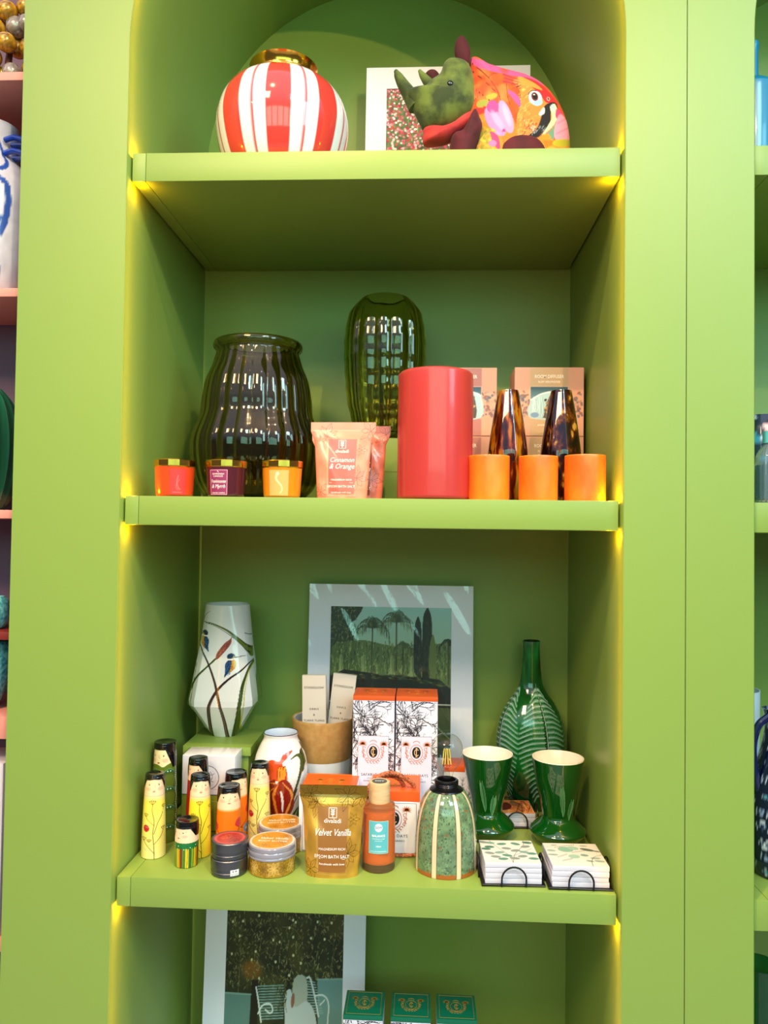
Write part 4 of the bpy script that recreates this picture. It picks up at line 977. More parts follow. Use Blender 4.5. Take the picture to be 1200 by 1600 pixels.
matted('mounted_palm_garden_print', 'white mounted palm garden print in a clear sleeve, behind the twig-patterned cartons', .372, .475, .050, .095, .273, .330, cv, (.0235, .4250, S3), .072, (200, 240), sleeve=True, cat='print')

# fragrance cartons with black twig pattern
def monogram(b, z, s, surf_y, mg, mk, mw, up=False, dx=0):
    """oval crest with interlaced letters, flanked by palm trees and scrollwork."""
    def pt(x, y): return (dx + x * s, z[1] + y * s, z[2]) if up else (dx + x * s, surf_y, z + y * s)
    def plate(pts, m, k=0):
        d = -.0002 * k
        P = [tuple(np.array(pt(*p)) + (np.array((0, 0, -d)) if up else np.array((0, d, 0)))) for p in pts]; b.add(P, [tuple(range(len(P)))], m)
    el = lambda rx_, ry_, n=28: [(rx_ * math.cos(2 * PI * k / n), ry_ * math.sin(2 * PI * k / n)) for k in range(n)]
    b.tube([pt(*p) for p in el(1.62, 2.05)], s * .07, 4, mg, closed=True)
    if mk is not None: plate(el(1.12, 1.5), mk, 1)
    for sd in (-1, 1):
        cx, cy = sd * 2.75, 2.0
        for k in range(9):
            a = PI * (-.15 + 1.3 * k / 8); t_ = (cx + 1.25 * math.cos(a), cy + 1.1 * math.sin(a)); n_ = (-math.sin(a) * .22, math.cos(a) * .22)
            plate([(cx + n_[0], cy + n_[1]), (t_[0], t_[1]), (cx - n_[0], cy - n_[1])], mg, 1)
        b.tube([pt(cx, cy), pt(cx - sd * .1, 0), pt(cx - sd * .5, -1.6)], s * .08, 4, mg)
        for yy in (.9, -.1, -1.1, -2.0):
            c0 = (sd * (2.55 - .22 * abs(yy) - (.5 if yy < -1.5 else 0)), yy); b.tube([pt(c0[0] + .38 * math.cos(q), c0[1] + .38 * math.sin(q)) for q in np.linspace(0, 5, 9)], s * .07, 4, mg)
    for xx in (-1.2, -.4, .4, 1.2): b.tube([pt(xx + .36 * math.cos(q), -2.65 + .1 * abs(xx) + .36 * math.sin(q)) for q in np.linspace(0, 5, 9)], s * .07, 4, mg)
    b.tube([pt(.9 * math.cos(q), 2.3 + .7 * math.sin(q)) for q in np.linspace(.2, 2.9, 9)], s * .07, 4, mg)
    b.tube([pt(.62 * math.cos(q) + .1, .82 * math.sin(q)) for q in np.linspace(.8, 5.5, 14)], s * .11, 5, mw); b.tube([pt(0, -1.15), pt(0, 1.15)], s * .11, 5, mw)
    for yy in (-1.15, 1.15): b.tube([pt(-.3, yy), pt(.3, yy)], s * .08, 4, mw)


def twig_cv(w, h, seed, sc=1.0):
    c = Canvas(w, h, 'e8e2ec'); g = random.Random(seed)
    def br(x, y, a, L, wd, d):
        ex, ey = x + math.cos(a) * L, y + math.sin(a) * L; mx, my = (x + ex) / 2 + g.uniform(-.08, .08) * L, (y + ey) / 2 + g.uniform(-.08, .08) * L
        c.curve([(x, y), (mx, my), (ex, ey)], wd, '26222e', wd * .6, n=4)
        if d:
            for _ in range(g.choice([2, 3, 3])): q = g.uniform(.3, 1); br(x + (ex - x) * q, y + (ey - y) * q, a + g.choice([-1, 1]) * g.uniform(.35, 1.0), L * g.uniform(.5, .75), wd * .68, d - 1)
    for k in range(int(60 * h / 1040 * w / 330 * 2.25 / sc / sc) + 4): br(g.uniform(-20, w + 20), g.uniform(-10, h), g.uniform(0, 6.3), g.uniform(60, 120) * sc, 5.2 * sc, 3)
    for k in range(8): c.ell(g.uniform(0, w), g.uniform(0, h), 9 * sc, 6 * sc, '8c8894', al=.4, soft=6)
    return c


COPPER = mat('copper_foil', 'c46828', rough=.4, bump=(100, .05)); CREAMF = mat('cream_foil', 'e8c490', rough=.35, bump=(100, .02)); BLK = mat('black_ink', '141014', rough=.5, bump=(100, .02)); PLW = mat('pale_lilac_card', 'd4d0e4', rough=.5, bump=(200, .05)); ORC = mat('orange_card', 'e85c1c', rough=.45, bump=(150, .05)); GOLDF = mat('gold_foil', 'a87c28', rough=.4, bump=(100, .05))
GREENC = mat('emerald_card', '00684c', rough=.45, bump=(150, .05))


def tall_carton(label, loc, lidm, seed, group, tz=0, w=.0825, h=.2685, d=.08, foil=COPPER, rz=0):
    t = thing('fragrance_carton', label, 'box', loc, rz, group)
    b = MB(); b.box((0, d / 2, (h - .009) / 2), (w, d, h - .009), bev=.0006); b.panel(w - .001, h - .0095, twig_cv(330, 1040, seed, 1.5), 150, 470, 1, (0, -.0004, 0)); b.build('carton', [PLW, PRINT], t)
    b = MB(); b.box((0, d / 2, h - .0045), (w + .0004, d + .0004, .009), bev=.0008)
    m0 = 1
    for a_, c_ in (((-w / 2 + .005, .005), (w / 2 - .005, .005)), ((w / 2 - .005, .005), (w / 2 - .005, d - .005)), ((w / 2 - .005, d - .005), (-w / 2 + .005, d - .005)), ((-w / 2 + .005, d - .005), (-w / 2 + .005, .005))): b.tube([(a_[0], a_[1], h + .0002), (c_[0], c_[1], h + .0002)], .0004, 4, m0)
    monogram(b, (0, d / 2, h + .0003), .0068, 0, 1, None, 1, up=True); b.build('lid', [lidm, foil], t)
    b = MB(); LW, LZ0, LZ1 = .061, .100, .1905; b.box((0, -.0008, (LZ0 + LZ1) / 2 - .02), (LW, .0008, LZ1 - LZ0 + .04))
    for (x0, z0, x1, z1) in ((-1, 0, 1, 0), (1, 0, 1, 1), (1, 1, -1, 1), (-1, 1, -1, 0)): b.tube([(x0 * LW / 2, -.0013, (LZ0 - .04 if z0 == 0 else LZ1)), (x1 * LW / 2, -.0013, (LZ0 - .04 if z1 == 0 else LZ1))], .0003, 4, 2)
    monogram(b, .159, .0076, -.0014, 1, 2, 3); b.text('SAFARI DAYS', .0078, (0, -.0014, .1115), 2, sx=.95, sp=1.1); b.tube([(-.012, -.0014, .107), (.012, -.0014, .107)], .00025, 4, 2); b.text('HOME FRAGRANCE', .0040, (0, -.0014, .1005), 2, sp=1.1)
    b.build('label', [PLW, foil, BLK, CREAMF], t)
    return t


tall_carton('tall white carton with black twig pattern and orange lid, left of the pair', (.0010, .240, S3), ORC, 11, 'tall twig-pattern fragrance cartons')
tall_carton('tall white carton with black twig pattern and orange lid, right of the pair', (.0865, .242, S3), ORC, 11, 'tall twig-pattern fragrance cartons', tz=1)

# low carton behind the bulb
t = thing('fragrance_carton', 'low twig-pattern carton with orange lid seen behind the light bulb', 'box', (.1720, .285, S3))
b = MB(); b.box((0, .03, .055), (.060, .06, .110), bev=.0006); b.panel(.058, .108, twig_cv(200, 380, 5, 1.2), 60, 110, 1, (0, -.0004, .0005)); b.build('carton', [PLW, PRINT], t)
b = MB(); b.box((0, .03, .1155), (.0606, .0606, .011), bev=.0006); b.build('lid', ORC, t)

# white carton with orange lid behind the gold pouch
def cube_carton(label, loc, w, d, h, front_border, seed):
    t = thing('fragrance_carton', label, 'box', loc)
    b = MB(); b.box((0, d / 2, h / 2), (w, d, h - .001), bev=.0006); b.box((0, -.0006, h / 2 - .008), (w * .86, .0006, h * .80))
    for (x0, z0, x1, z1) in ((-1, 0, 1, 0), (1, 0, 1, 1), (1, 1, -1, 1), (-1, 1, -1, 0)): b.tube([(x0 * w * .43, -.0011, h * (.03 if z0 == 0 else .83)), (x1 * w * .43, -.0011, h * (.03 if z1 == 0 else .83))], .0003, 4, 2)
    monogram(b, h * .58, w * .088, -.0014, 1, 2, 3); b.text('SAFARI DAYS', .0078, (0, -.0014, h * .285), 2, sp=1.1); b.text('HOME FRAGRANCE', .0044, (0, -.0014, h * .215), 2)
    b.build('carton', [WHITE, COPPER, BLK, CREAMF], t)
    b = MB(); b.box((0, d / 2, h + .0003), (w + .0006, d + .0006, .0012)); b.box((0, -.0004, h - .008), (w, .0006, .016)) if front_border else None
    for x0, y0, x1, y1 in ((-1, 0, 1, 0), (1, 0, 1, 1), (1, 1, -1, 1), (-1, 1, -1, 0)): b.tube([(x0 * (w / 2 - .005), .005 + y0 * (d - .01), h + .0011), (x1 * (w / 2 - .005), .005 + y1 * (d - .01), h + .0011)], .0004, 4, 1)
    monogram(b, (0, d / 2, h + .0012), w * .075, 0, 1, None, 1, up=True); b.build('lid', [ORC, GOLDF], t)
    return t


cube_carton('white carton with orange top behind the gold foil pouch', (-.0780, .1400, S3), .1030, .106, .1100, False, 1)
cc = cube_carton('white gift carton with salmon top and copper rope handle, behind the frosted bottle', (.0480, .1400, S3), .0930, .100, .1140, True, 2)
rope = mat('copper_rope', 'a8502c', rough=.6, bump=(300, .6, (1, 1, 1)), noise=(260, [(.35, '7c3418'), (.65, 'd07c50')]))
def ropeob(pts, parent, r=.0032):
    P = smooth(pts, 14); b = MB(); n = len(P)
    for ph in (0, 2.1, 4.2):
        Q = []
        for i, p in enumerate(P):
            d = Vector(P[min(i + 1, n - 1)]) - Vector(P[max(i - 1, 0)]); d.normalize(); u_ = d.orthogonal().normalized(); w_ = d.cross(u_); a_ = ph + i * .55
            Q.append(Vector(p) + (u_ * math.cos(a_) + w_ * math.sin(a_)) * r * .45)
        b.tube(Q, r * .62, 7)
    return b.build('rope_handle', rope, parent, sharp=60)
ropeob([(-.056, .002, .05), (-.058, -.004, .09), (-.049, -.004, .120), (-.031, 0, .141), (-.008, .006, .147), (.012, .012, .140), (.030, .02, .126), (.036, .024, .117)], cc, .0042)
ropeob([(-.054, .012, .06), (-.050, .012, .108), (-.036, .012, .132), (-.012, .016, .139), (.006, .022, .132), (.016, .030, .117)], cc, .0042)
ropeob([(-.02, -.010, .0045), (.01, -.012, .0040), (.035, -.010, .0045), (.048, -.001, .006), (.050, .02, .02)], cc)

# gold foil pouch
words2 = [('divaladi', .0095, .0840, 0, 1.0), ('Velvet Vanilla', .0150, .0650, .35, .72), ('MAGNESIUM RICH', .0052, .0430, 0, 1), ('EPSOM BATH SALT', .0070, .0310, 0, .95), ('handmade with love', .0050, .0205, .2, 1)]
cvg = pouch_cv('d8a03c', '8c6a1c', '5a3c10', 'c88c50', 'b87838'); cvg.rect(0, 0, 420, 70, '84641c'); star_flower(cvg, 300, 60, 90, '4a3410', 2, 7); star_flower(cvg, 70, 50, 70, '4a3410', 2, 7)
pouch('gold foil pouch of bath salt with copper panel, at the front of the lower shelf', (-.0560, .0540, S3), .03, .091, .106, .1185, .151, .020, cvg, words2, foilg, tilt=.02, group=None)

# frosted oil bottle
t = thing('oil_bottle', 'frosted bottle of orange oil with wooden cap and turquoise label', 'bottle', (.0225, .086, S3))
fro = mat('frosted_pink_glass', 'ffcf90', rough=.22, trans=.90, ior=1.2, bump=(200, .02)); oil = mat('orange_oil', 'e06a00', rough=.5, bump=(40, .02))
b = MB(); b.lathe([(0, 0)] + smooth([(.0270, 0), (.0288, .002), (.0292, .008), (.0288, .060), (.0280, .106), (.0268, .112), (.0230, .1155), (.0160, .1170)], 5) + [(0, .117)], 72); b.build('glass_bottle', fro, t, sharp=60)
b = MB(); b.lathe([(0, .012)] + smooth([(.0235, .013), (.0268, .018), (.0268, .06), (.0262, .098)], 4) + [(0, .0985)], 64); b.build('oil', oil, t)
b = MB(); b.lathe([(0, .116)] + smooth([(.0182, .116), (.0188, .1175), (.0188, .148), (.0182, .1500), (.0172, .1508)], 4) + [(.0135, .1510)], 64); b.lathe([(.0135, .1512), (0, .1512)], 48, m=1); b.text('SOY', .009, (0, -.003, .1515), 2, up=True); b.build('wooden_cap', [mat('pale_wood', 'd8b080', rough=.5, bump=(80, .3, (1, 1, 8)), noise=(30, [(.3, 'cfa470'), (.7, 'e0bc90')], (1, 1, 6))), mat('slate_disc', '3c4440', rough=.4, bump=(50, .05)), TEXTW], t)
def bxf(P):
    P = np.array(P, float); a_ = P[..., 0] / .0292; d = .0292 - P[..., 1]; Q = P.copy(); Q[..., 0] = d * np.sin(a_); Q[..., 1] = -d * np.cos(a_); return Q
c = Canvas(100, 150, '5cb0b8'); c.frame(1, 1, 99, 149, 1.6, 'd8e0c0'); c.ell(50, 30, 19, 19, 'e0e0f0')
b = MB(); b.panel(.0350, .0560, c, 50, 75, 0, (.001, -.0006, .0350), xf=bxf); f = lambda P: bxf(np.array(P) + np.array([.001, -.0009, 0]))
b.text('SOY', .0062, (0, 0, .0780), 2, xf=f); b.text('BALANCE', .0052, (0, 0, .0640), 1, bold=.02, xf=f); b.text('ylang ylang & orange', .0026, (0, 0, .0600), 1, xf=f); b.text('essential oils', .0026, (0, 0, .0565), 1, xf=f); b.text('100ml', .0036, (0, 0, .0465), 1, bold=.02, xf=f); b.text('body oil', .003, (-.009, 0, .0382), 1, xf=f); b.tube([tuple(f([[q, 0, .0388]])[0]) for q in np.linspace(-.003, .014, 8)], .0003, 4, 1)
b.build('label', [PRINT, TEXTW, TEXTK], t)

# ceramic lamp with bare bulb
t = thing('ceramic_lamp', 'green speckled ceramic bottle lamp with cream stripes and a clear bulb', 'lamp', (.1415, .098, S3))
cv = Canvas(900, 420, '66805c'); g = random.Random(6); cv.mottle(.18, 18, 4)
for k in range(2200): cv.ell(g.random() * 900, g.random() * 400, g.uniform(1, 3), g.uniform(1.5, 4.5), g.choice(['1c3424', '2c4430', '203828', '8ca880']), g.uniform(-.5, .5), al=.85)
for k in range(60): cv.ell(g.random() * 900, g.random() * 400, g.uniform(3, 9), g.uniform(3, 7), 'a04824', al=.7, soft=3)
for x in range(0, 900, 9): cv.rect(x, 400 - g.uniform(0, 7), x + 9, 420, 'a4541c')
for k in range(8):
    x = 56 + k * 112.5; cv.rect(x - 12, 0, x + 12, 420, 'e8c8a0'); cv.line([(x - 12, 0), (x - 12, 420)], 2.6, '3c2a18'); cv.line([(x + 12, 0), (x + 12, 420)], 2.6, '3c2a18')
pr = smooth([(.0530, 0), (.0555, .002), (.0555, .020), (.0550, .050), (.0530, .078), (.0485, .102), (.0420, .120), (.0330, .1335), (.0240, .1385)], 18)
b = MB(); b.lathe([(0, 0)] + pr, 300, cv=cv); b.build('base', GLAZE, t, sharp=60)
bm_ = mat('gunmetal', '2c2c30', rough=.25, metal=.85, bump=(60, .05))
b = MB(); b.lathe([(.0295, .1355), (.0300, .1368), (.0290, .1385), (.0215, .1420), (.0205, .1430), (.0215, .1445), (.0205, .1460), (.0215, .1475), (.0205, .1490), (.0215, .1505), (.0212, .1530), (.0195, .1545), (.0165, .1545), (.0155, .150), (.0150, .144), (0, .144)], 64); b.build('socket', bm_, t, sharp=30)
cg = film('bulb_glass', .035, 'f4f4f0')
b = MB(); b.lathe(smooth([(.0110, .1440), (.0115, .160), (.0145, .170), (.0235, .184), (.0285, .200), (.0280, .214), (.0225, .226), (.0120, .2335), (.0001, .2350)], 8), 64); bulb = b.build('bulb', cg, t, sharp=80)
b = MB(); b.lathe([(.0065, .144), (.0060, .165), (.0035, .176), (.0012, .190), (0.0001, .194)], 24); b.build('glass_stem', cg, bulb, sharp=80)
b = MB()
for x, q in ((-.0075, -.0030), (-.0028, -.0015), (.0028, .0015), (.0075, .0030)): b.tube([(x, -.002, .181), (x - q, -.002, .209)], .0010, 6)
for x in (-.0045, .0045): b.tube([(x * .3, -.002, .209), (x, -.002, .2095)], .0004, 5, 1)
b.tube([(-.0075, -.002, .181), (0, -.002, .172), (.0075, -.002, .181)], .0004, 5, 1)
b.build('filament', [mat('phosphor_filament', 'f0cc50', rough=.5, bump=(50, .02)), bm_], bulb)

# green goblets
gg = mat('bottle_green_glaze', '06420e', rough=.06, coat=.8, bump=(30, .02)); wg = mat('cream_white_glaze', 'f0e4d4', rough=.15, coat=.4, bump=(30, .02)); feather = mat('pale_green_transfer', '5c9460', rough=.15, coat=.5, bump=(40, .02))
gob = thing('green_goblet', 'glossy green ceramic goblet, cream inside, left of the pair beside the lamp', 'goblet', (.2265, .242, S3), 0, 'glossy green goblets')
b = MB(); pr = [(0, 0)] + smooth([(.036, 0), (.0385, .0015), (.046, .010), (.0535, .021), (.0530, .026), (.045, .034), (.0335, .044), (.0300, .050), (.0305, .058), (.0345, .078), (.0410, .105), (.0465, .132), (.0500, .154)], 8) + [(.0500, .1565)]
pr = [(r * .99, z * 1.03) for r, z in pr]
b.lathe(pr, 96); b.build('goblet_body', gg, gob, sharp=60)
b = MB(); b.lathe([(r * .99, z * 1.03) for r, z in [(.0500, .1565), (.0496, .1580), (.0480, .1580), (.0470, .1560), (.0440, .132), (.034, .08), (.026, .06), (0, .058)]], 96); b.build('cream_inside', wg, gob, sharp=60)
b = MB(); g = random.Random(5)
def gxf(x, z, o=.0004):
    r = float(np.interp(z, [.05, .058, .078, .105, .132, .154], [.0300, .0305, .0345, .0410, .0465, .0500])) + o; return (r * math.sin(x / r), -r * math.cos(x / r), z)
for cx, z0, L, wd, lean in ((-.006, .058, .058, .0050, -.18), (.007, .050, .036, .0060, .12)):
    for k in range(26):
        z = z0 + L * k / 26; q = wd * math.sin(PI * (k + 1.5) / 29) ** .6; x = cx + lean * (z - z0)
        for sd in (-1, 1): b.tube([gxf(x, z), gxf(x + sd * q * .6, z + .002), gxf(x + sd * q, z + .006 + g.uniform(0, .003))], .00033, 4)
    b.tube([gxf(cx + lean * L * k / 8, z0 + L * k / 8) for k in range(9)], .0005, 4)
b.build('feather_motif', feather, gob)
copy_thing(gob, (.3610, .226, S3), 'glossy green ceramic goblet, cream inside, right of the pair near the niche wall', .35)

# fern bottle vase
cv = Canvas(1100, 760, '0e5a20'); g = random.Random(12)
for y in range(760): cv.a[y] = hx('2a7a3c') * max(0, 1 - y / 90) + hx('0f5a1e') * min(1, y / 90)
cv.mottle(.35, 60, 9)
for off in (-550, -275, 0, 275, 550):
    x0 = 590 + off; N = 22
    for k in range(N):
        y = 215 + k * 22; L = 120 * math.sin(PI * min(1, (k + 3) / (N + 4)) ** .9) + 14
        for sd in (-1, 1):
            pts = [(x0 - off * 0 + k * 1.2, y), (x0 + sd * L * .5, y + 4), (x0 + sd * L, y + 30)]
            Q = smooth(pts, 12); cv.line(Q, 13, '08200c', 3)
            for j, q in enumerate(Q[2:]):
                h_ = 7 * (1 - j / len(Q) * .6); cv.line([q, (q[0] + sd * 6, q[1] - h_ * 1.3)], 3.4, '9cc8b0', 1.2); cv.line([q, (q[0] + sd * 6, q[1] + h_ * 1.3)], 3.4, '84b89c', 1.2)
            cv.line(Q, 3.4, 'b8dccc', 1.6)
    cv.curve([(x0 - 4, 190), (x0 + 14, 400), (x0 + 26, 715)], 7, '102c14'); cv.curve([(x0 - 4, 190), (x0 + 14, 400), (x0 + 26, 715)], 4, 'c0dccc')
pr = smooth([(.034, 0), (.042, .006), (.052, .035), (.064, .080), (.0725, .125), (.0735, .150), (.066, .192), (.050, .226), (.033, .250), (.0250, .268), (.0210, .295), (.0185, .330), (.0180, .352), (.0190, .360)], 26); pr = [(r * 1.02, z) for r, z in pr]
b = MB(); b.lathe([(0, 0)] + pr, 420, cv=cv, zr=(0, .36), sq=(1, .8)); b.lathe([(.0190, .360), (.0180, .3615), (.0160, .360), (.0150, .33), (.014, .30), (0, .29)], 60, C='14301c', sq=(1, .8))
tag(b.build('fern_vase', GLAZE, loc=(.3340, .4110, S3), rz=.1, sharp=60), 'green bottle-necked vase with embossed fern fronds at the back right', 'vase')

# tins and tubs
steel = mat('dark_brushed_tin', '6c6c70', rough=.3, metal=.9, bump=(80, .1, (1, 1, 20)))
cvt = Canvas(160, 160, 'a03038'); cvt.ell(80, 80, 76, 76, 'b84048'); cvt.ell(80, 80, 66, 66, 'a01c24'); cvt.ell(60, 70, 24, 34, 'c83c2c', .4, soft=8); star_flower(cvt, 70, 60, 44, '4c0c14', 2, 7); star_flower(cvt, 110, 110, 40, '5c1018', 2, 7, .3)
for i, (z, lab) in enumerate(((0, 'round dark metal tin with a price sticker, bottom of the small stack'), (.0292, 'round dark metal tin with a red flowered lid, top of the small stack'))):
    t = thing('round_tin', lab, 'tin', (-.2360 + i * .0006, .0475, z), 0, 'round dark tins')
    b = MB(); b.lathe([(0, 0), (.0295, 0), (.0308, .0012), (.0308, .0062), (.0313, .0068), (.0313, .0074), (.0308, .0080), (.0308, .0155), (.0300, .016)], 64); b.build('tin_body', steel, t)
    b = MB(); b.lathe([(.0300, .0130), (.0316, .0132), (.0318, .0140), (.0318, .0278), (.0308, .0290), (.0285, .0291), (.0270, .0286)], 64)
    if i: b.disc(.0272, .0287, 64, m=1, cv=cvt, rings=24)
    else: b.disc(.0272, .0287, 64)
    b.build('tin_lid', [steel, PRINTG], t)
    if not i:
        b = MB(); st = lambda P: np.stack([(.0322 - P[..., 1]) * np.sin(P[..., 0] / .0322), -(.0322 - P[..., 1]) * np.cos(P[..., 0] / .0322), P[..., 2]], -1)
        c = Canvas(60, 40, 'f0eee8'); b.panel(.015, .010, c, 8, 4, 0, (.0175, -.0002, .005), xf=st); b.text('R 95', .0042, (.0175, -.0004, .0105), 1, xf=st, bold=.02); b.text('hand balm', .0032, (.0175, -.0004, .0065), 1, xf=st); b.build('price_sticker', [PRINT, TEXTK], t)
cvb = Canvas(240, 240, 'b87c28'); cvb.mottle(.12, 20, 3); cvb.ell(120, 120, 118, 118, 'c8c4bc'); cvb.ell(120, 120, 108, 108, 'c4882c')
for q in ((60, 70, 50), (180, 150, 56), (90, 190, 44), (190, 60, 40)): star_flower(cvb, *q, '8c5c18', 1.6, 8, q[0])
cvs = Canvas(720, 80, 'a07820')
for k in range(14): star_flower(cvs, 26 + k * 52, 40, 38, 'd8b060' if k % 2 else '6c4c10', 2, 8, k)
clearp = mat('clear_plastic_lid', 'a09aa4', rough=.12, metal=.3, coat=.6, bump=(40, .02)); tubm = mat('tub_print', attr=True, rough=.2, coat=.3)
for i, (x, y, lab) in enumerate(((-.1640, .0640, 'round body butter tub with orange flowered lid, front one'), (-.1655, .1500, 'round body butter tub with orange flowered lid, behind the front one'))):
    t = thing('body_butter_tub', lab, 'tub', (x, y, S3), i * .2, 'body butter tubs')
    b = MB(); b.lathe([(0, 0), (.0390, 0)] + [(.0405, z) for z in np.linspace(.0015, .0300, 36)] + [(.0400, .0305)], 300, cv=cvs); b.build('tub_body', tubm, t)
    b = MB(); b.lathe([(.0400, .0285), (.0418, .029), (.0420, .031), (.0412, .0325), (.0420, .034), (.0420, .040), (.0412, .0412), (.0418, .0425), (.0415, .0485), (.0405, .0497), (.0395, .0500)], 96, m=0); b.disc(.0396, .0500, 96, m=1, cv=cvb, rings=50)
    b.text('Velvet Vanilla', .0115, (.002, .003, .0503), 2, up=True, shear=.35, sx=.8); b.text('BODY BUTTER', .0078, (.002, -.008, .0503), 2, up=True); b.build('tub_lid', [clearp, PRINTG, TEXTW], t)

# coaster sets ----------------------------------------------------------
def coaster_holder(label, loc, rz, s=.100):
    t = thing('coaster_holder', label, 'coaster holder', loc, rz, 'black wire coaster holders')
    b = MB(); q = s / 2 + .003; r = .0016
    b.tube([(-q, -q, .0022), (q, -q, .0022), (q, q, .0022), (-q, q, .0022)], r, 8, closed=True)
    b.box((0, 0, .0020), (s + .004, s + .004, .0012)); b.build('wire_base', BLACKW, t)
    for k in range(4):
        R = Matrix.Rotation(k * PI / 2, 4, 'Z'); b = MB(); w = .0205; H_ = .034
        pts = [(-w, -q - .002, 0.0016), (-w, -q - .003, H_ - w)] + [(-w * math.cos(a_), -q - .003, H_ - w + w * math.sin(a_)) for a_ in np.linspace(0, PI, 14)[1:-1]] + [(w, -q - .003, H_ - w), (w, -q - .002, 0.0016)]
        b.tube(pts, r, 8); b.xform(R); b.build('wire_hoop', BLACKW, t)
    return t


def leaf_cv(kind):
    c = Canvas(320, 320, 'dcd4ca'); g = random.Random(kind)
    if kind == 1:
        for st in ([(160, 320), (150, 220), (80, 60), (60, 0)], [(160, 320), (190, 200), (260, 70), (270, 0)], [(150, 250), (230, 180), (300, 120)]): c.curve(st, 3, '6c6460')
        for x, y, a_ in ((60, 40, .2), (130, 55, -.2), (50, 100, .1), (215, 50, .5), (270, 90, -.3), (150, 120, .2), (200, 150, -.2), (40, 190, .3), (100, 180, -.2), (290, 190, .1), (70, 240, .2), (140, 220, .3), (230, 230, -.2), (180, 260, .1), (290, 260, .1), (20, 30, .4), (290, 30, .2), (250, 170, .3), (110, 270, -.1), (25, 130, .1)):
            c.ell(x, y, 30, 17, g.choice(['5c8878', '7c9c90', '4c7464', '848c84']), a_); c.line([(x - 24, y), (x + 24, y)], 1, '7c9488', al=.5)
    elif kind == 2:
        for x, y, rx_, ry_, a_, col in ((120, 90, 46, 38, .2, '88b09c'), (170, 70, 34, 26, .5, '9cbcaa'), (150, 190, 34, 28, 0, '9cbca8'), (250, 90, 44, 18, .4, '5c6c60'), (300, 110, 22, 10, .4, '6c7870'), (215, 170, 24, 16, .3, '7c9488'), (30, 110, 26, 14, .1, '98a89c'), (30, 170, 30, 12, .1, '8ca094'), (270, 210, 30, 14, 0, '90a498'), (285, 250, 30, 14, .2, '90a498'), (230, 250, 22, 12, .3, '88a094'), (240, 35, 24, 9, .1, '90a498'), (60, 30, 18, 8, .2, '98a89c')): c.ell(x, y, rx_, ry_, col, a_)
        c.curve([(230, 320), (240, 250), (270, 190), (320, 160)], 3, '4c4844'); c.curve([(0, 60), (40, 50), (80, 20)], 2, '7c7c70')
        for (x0, y0, x1, y1) in ((60, 60, 180, 20), (150, 130, 240, 100), (50, 200, 110, 160), (70, 250, 130, 220)):
            for k in range(9): q = k / 8; x = x0 + (x1 - x0) * q; y = y0 + (y1 - y0) * q; c.line([(x, y), (x + 4, y + 10)], 2, '5c6458'); c.line([(x, y), (x + 8, y - 6)], 2, '5c6458')
            c.line([(x0, y0), (x1, y1)], 1.6, '5c6458')
    else:
        c.rect(0, 0, 320, 320, 'e89858')
        for k in range(60): c.curve([(g.uniform(0, 320), g.uniform(0, 320)), (g.uniform(0, 320), g.uniform(0, 320)), (g.uniform(0, 320), g.uniform(0, 320))], g.uniform(2, 8), g.choice(['c85c28', 'f0b070', '8c2c18', 'f4cca0', '5c1810', 'd87030']), al=.7)
        c.poly([(40, 120), (110, 60), (150, 130), (120, 220), (50, 240)], '5c1814', sm=4)
    return c


def coaster_set(loc, rz, kind, n, name, s=.0955):
    coaster_holder('black wire coaster holder around the ' + name, loc, rz, s + .0045)
    cvl = leaf_cv(kind); nm = ('bottom', 'second', 'third', 'topmost')
    for k in range(n):
        m = k == n - 1
        z = loc[2] + .0030 + k * .0088; t = MB(); t.box((0, 0, .0042), (s, s, .0083), bev=.0007)
        if m: t.top(s - .002, s - .002, cvl, 150, 150, 1, (0, 0, .00855))
        g = random.Random(kind * 10 + k)
        o = t.build('coaster', [CERW, PRINT], loc=(loc[0] + g.uniform(-.0008, .0008), loc[1] + g.uniform(-.0008, .0008), z), rz=rz + g.uniform(-.012, .012))
        tag(o, ('%s coaster of the %s' % (nm[k if n == 4 else (k if k < n - 1 else 3)], name)) if m else ('white coaster, %s of the %s' % (('lowest one', 'second from below', 'third from below')[k], name)), 'coaster', 'white square coasters in wire holders')


CERW = mat('white_coaster', 'ccc8d4', rough=.5, bump=(200, .05))
coaster_set((.2520, .0800, S3), .04, 1, 4, 'round-leaf stack, left at the front')
coaster_set((.3640, .0755, S3), .02, 2, 4, 'mixed-leaf stack, right at the front')
coaster_set((.2880, .3280, S3), .05, 3, 3, 'orange-topped stack behind the green goblets', s=.078)

# ------------------------------------------------------------------ shelf below
cv = Canvas(560, 600, '262a14', (120, 0, .7)); g = random.Random(21)
cv.mottle(.5, 60, 2)
for k in range(60): cv.ell(g.uniform(120, 920), g.uniform(0, 560), g.uniform(30, 90), g.uniform(30, 80), g.choice(['1c1e0c', '3c3a14', '4c4418', '141808', '34340f']), al=.5, soft=30)
cv.ell(300, 510, 70, 45, '8c5414', al=.8, soft=25); cv.ell(590, 430, 50, 70, '4c4410', al=.6, soft=20)
for k in range(1500):
    x = g.uniform(120, 920); y = g.uniform(0, 600); a_ = g.uniform(.3, 2.6); L = g.uniform(10, 22)
    cv.line([(x, y), (x + math.cos(a_) * L, y + math.sin(a_) * L)], 5.0, g.choice(['6c6c38', '8c8a54', '4c5028', '9c9860', '363c1c', 'aca470', '5c602c']), 1.6, al=.85)
for q in ([(620, 90), (690, 50)], [(210, 640), (215, 500), (220, 380)], [(360, 330), (350, 420)], [(830, 540), (850, 440), (870, 380)], [(500, 300), (580, 310), (640, 360)]): cv.curve(q, 4, '6c6440', 3)
